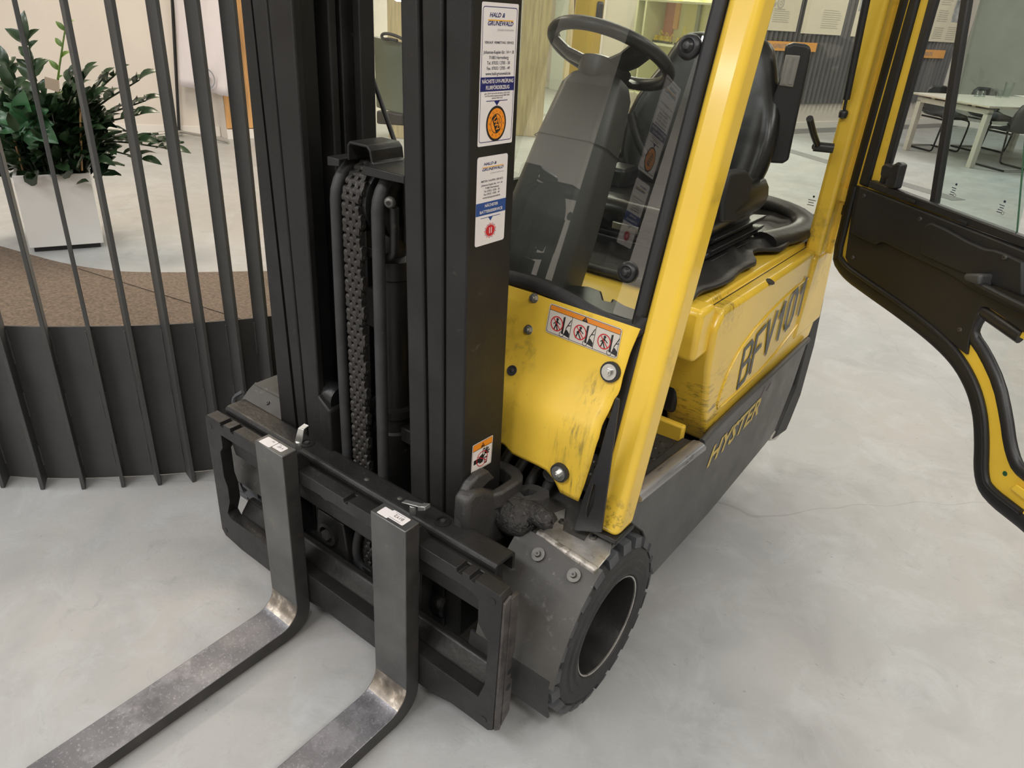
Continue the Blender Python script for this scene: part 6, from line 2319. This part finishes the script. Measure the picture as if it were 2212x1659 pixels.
# lit display cabinet behind the seat
a, b, n_, nn_ = wallF(1404, 1566, 2.1, '', '', '', '')
Wc = (b - a).length
cab = thing('display_cabinet', 'glass display cabinet with pale yellow frame glowing behind the driver seat', 'cabinet', (a.x, a.y, 0))


def cbx(mb, s0, s1, t0, t1, z0, z1):
    q = [a + n_ * s0 + nn_ * t0, a + n_ * s1 + nn_ * t0, a + n_ * s1 + nn_ * t1, a + n_ * s0 + nn_ * t1]
    return mb.hexa([p + Vector((0, 0, z0)) for p in q], [p + Vector((0, 0, z1)) for p in q])


cbx(MB().use('cabinet_back'), .0, Wc, .0, .02, .3, 2.5).build('back_panel', cab)
for s in (0, Wc * .12, Wc - .04):
    cbx(MB().use('cabinet_frame'), s, s + .04, .02, .40, .3, 2.5).build('frame_post', cab, bev=.003)
for z in (.3, 1.02, 1.60, 2.46):
    cbx(MB().use('cabinet_frame'), 0, Wc, .02, .40, z, z + .03).build('shelf', cab, bev=.003)
cbx(MB().use('cab_red'), Wc * .17, Wc * .30, .02, .05, 1.06, 2.4).build('red_panel', cab)
cbx(MB().use('sign_orange'), Wc * .30, Wc * .36, .02, .05, 1.25, 2.4).build('orange_panel', cab)
cbx(MB().use('wall_grey'), Wc * .60, Wc * .64, .02, .06, 1.06, 2.4).build('grey_panel', cab)
cbx(MB().use('cabinet_glass'), .02, Wc - .02, .395, .4, .33, 2.46).build('cabinet_glass', cab)
lt_ = bpy.data.lights.new('cabinet_light', 'AREA')
lt_.shape = 'RECTANGLE'
lt_.size, lt_.size_y, lt_.energy, lt_.color = Wc * .9, .1, 60, (1, .94, .6)
lo_ = bpy.data.objects.new('cabinet_light', lt_)
lo_.location = a + n_ * Wc * .5 + nn_ * .3 + Vector((0, 0, 2.44))
COL.objects.link(lo_)
setpar(lo_, cab)
for i, (s, lab) in enumerate(((.21, 'small yellow model digger, first on the cabinet shelf'), (.29, 'small yellow model digger, second on the cabinet shelf'), (.37, 'small yellow model truck, third on the cabinet shelf'), (.52, 'small yellow model crane, alone on the cabinet shelf'))):
    c = a + n_ * Wc * s + nn_ * .2
    t = thing('model_machine', lab, 'model', (c.x, c.y, 1.05), 'yellow model machines in the display cabinet')

    def mbx(mb, s0, s1, t0, t1, z0, z1):
        q = [c + n_ * s0 + nn_ * t0, c + n_ * s1 + nn_ * t0, c + n_ * s1 + nn_ * t1, c + n_ * s0 + nn_ * t1]
        return mb.hexa([Vector((p.x, p.y, 1.05 + z0)) for p in q], [Vector((p.x, p.y, 1.05 + z1)) for p in q])
    mbx(mbx(MB().use('toy_yellow'), -.05, .05, -.03, .03, .02, .06), -.03, .02, -.025, .025, .06, .10).build('body', t, bev=.004)
    mbx(mbx(MB().use('rubber'), -.06, .06, -.04, -.025, 0, .03), -.06, .06, .025, .04, 0, .03).build('tracks', t, bev=.004)
    hgt = (.12, .10, .08, .2)[i]
    p0 = Vector((c.x, c.y, 1.05)) + n_ * .04 + Vector((0, 0, .05))
    MB().use('toy_yellow').tube([p0, p0 + n_ * .03 + Vector((0, 0, hgt)), p0 + n_ * .09 + Vector((0, 0, hgt * .6))], .008, 6).build('arm', t)

# wall-hung white flat notice seen behind the mast gap
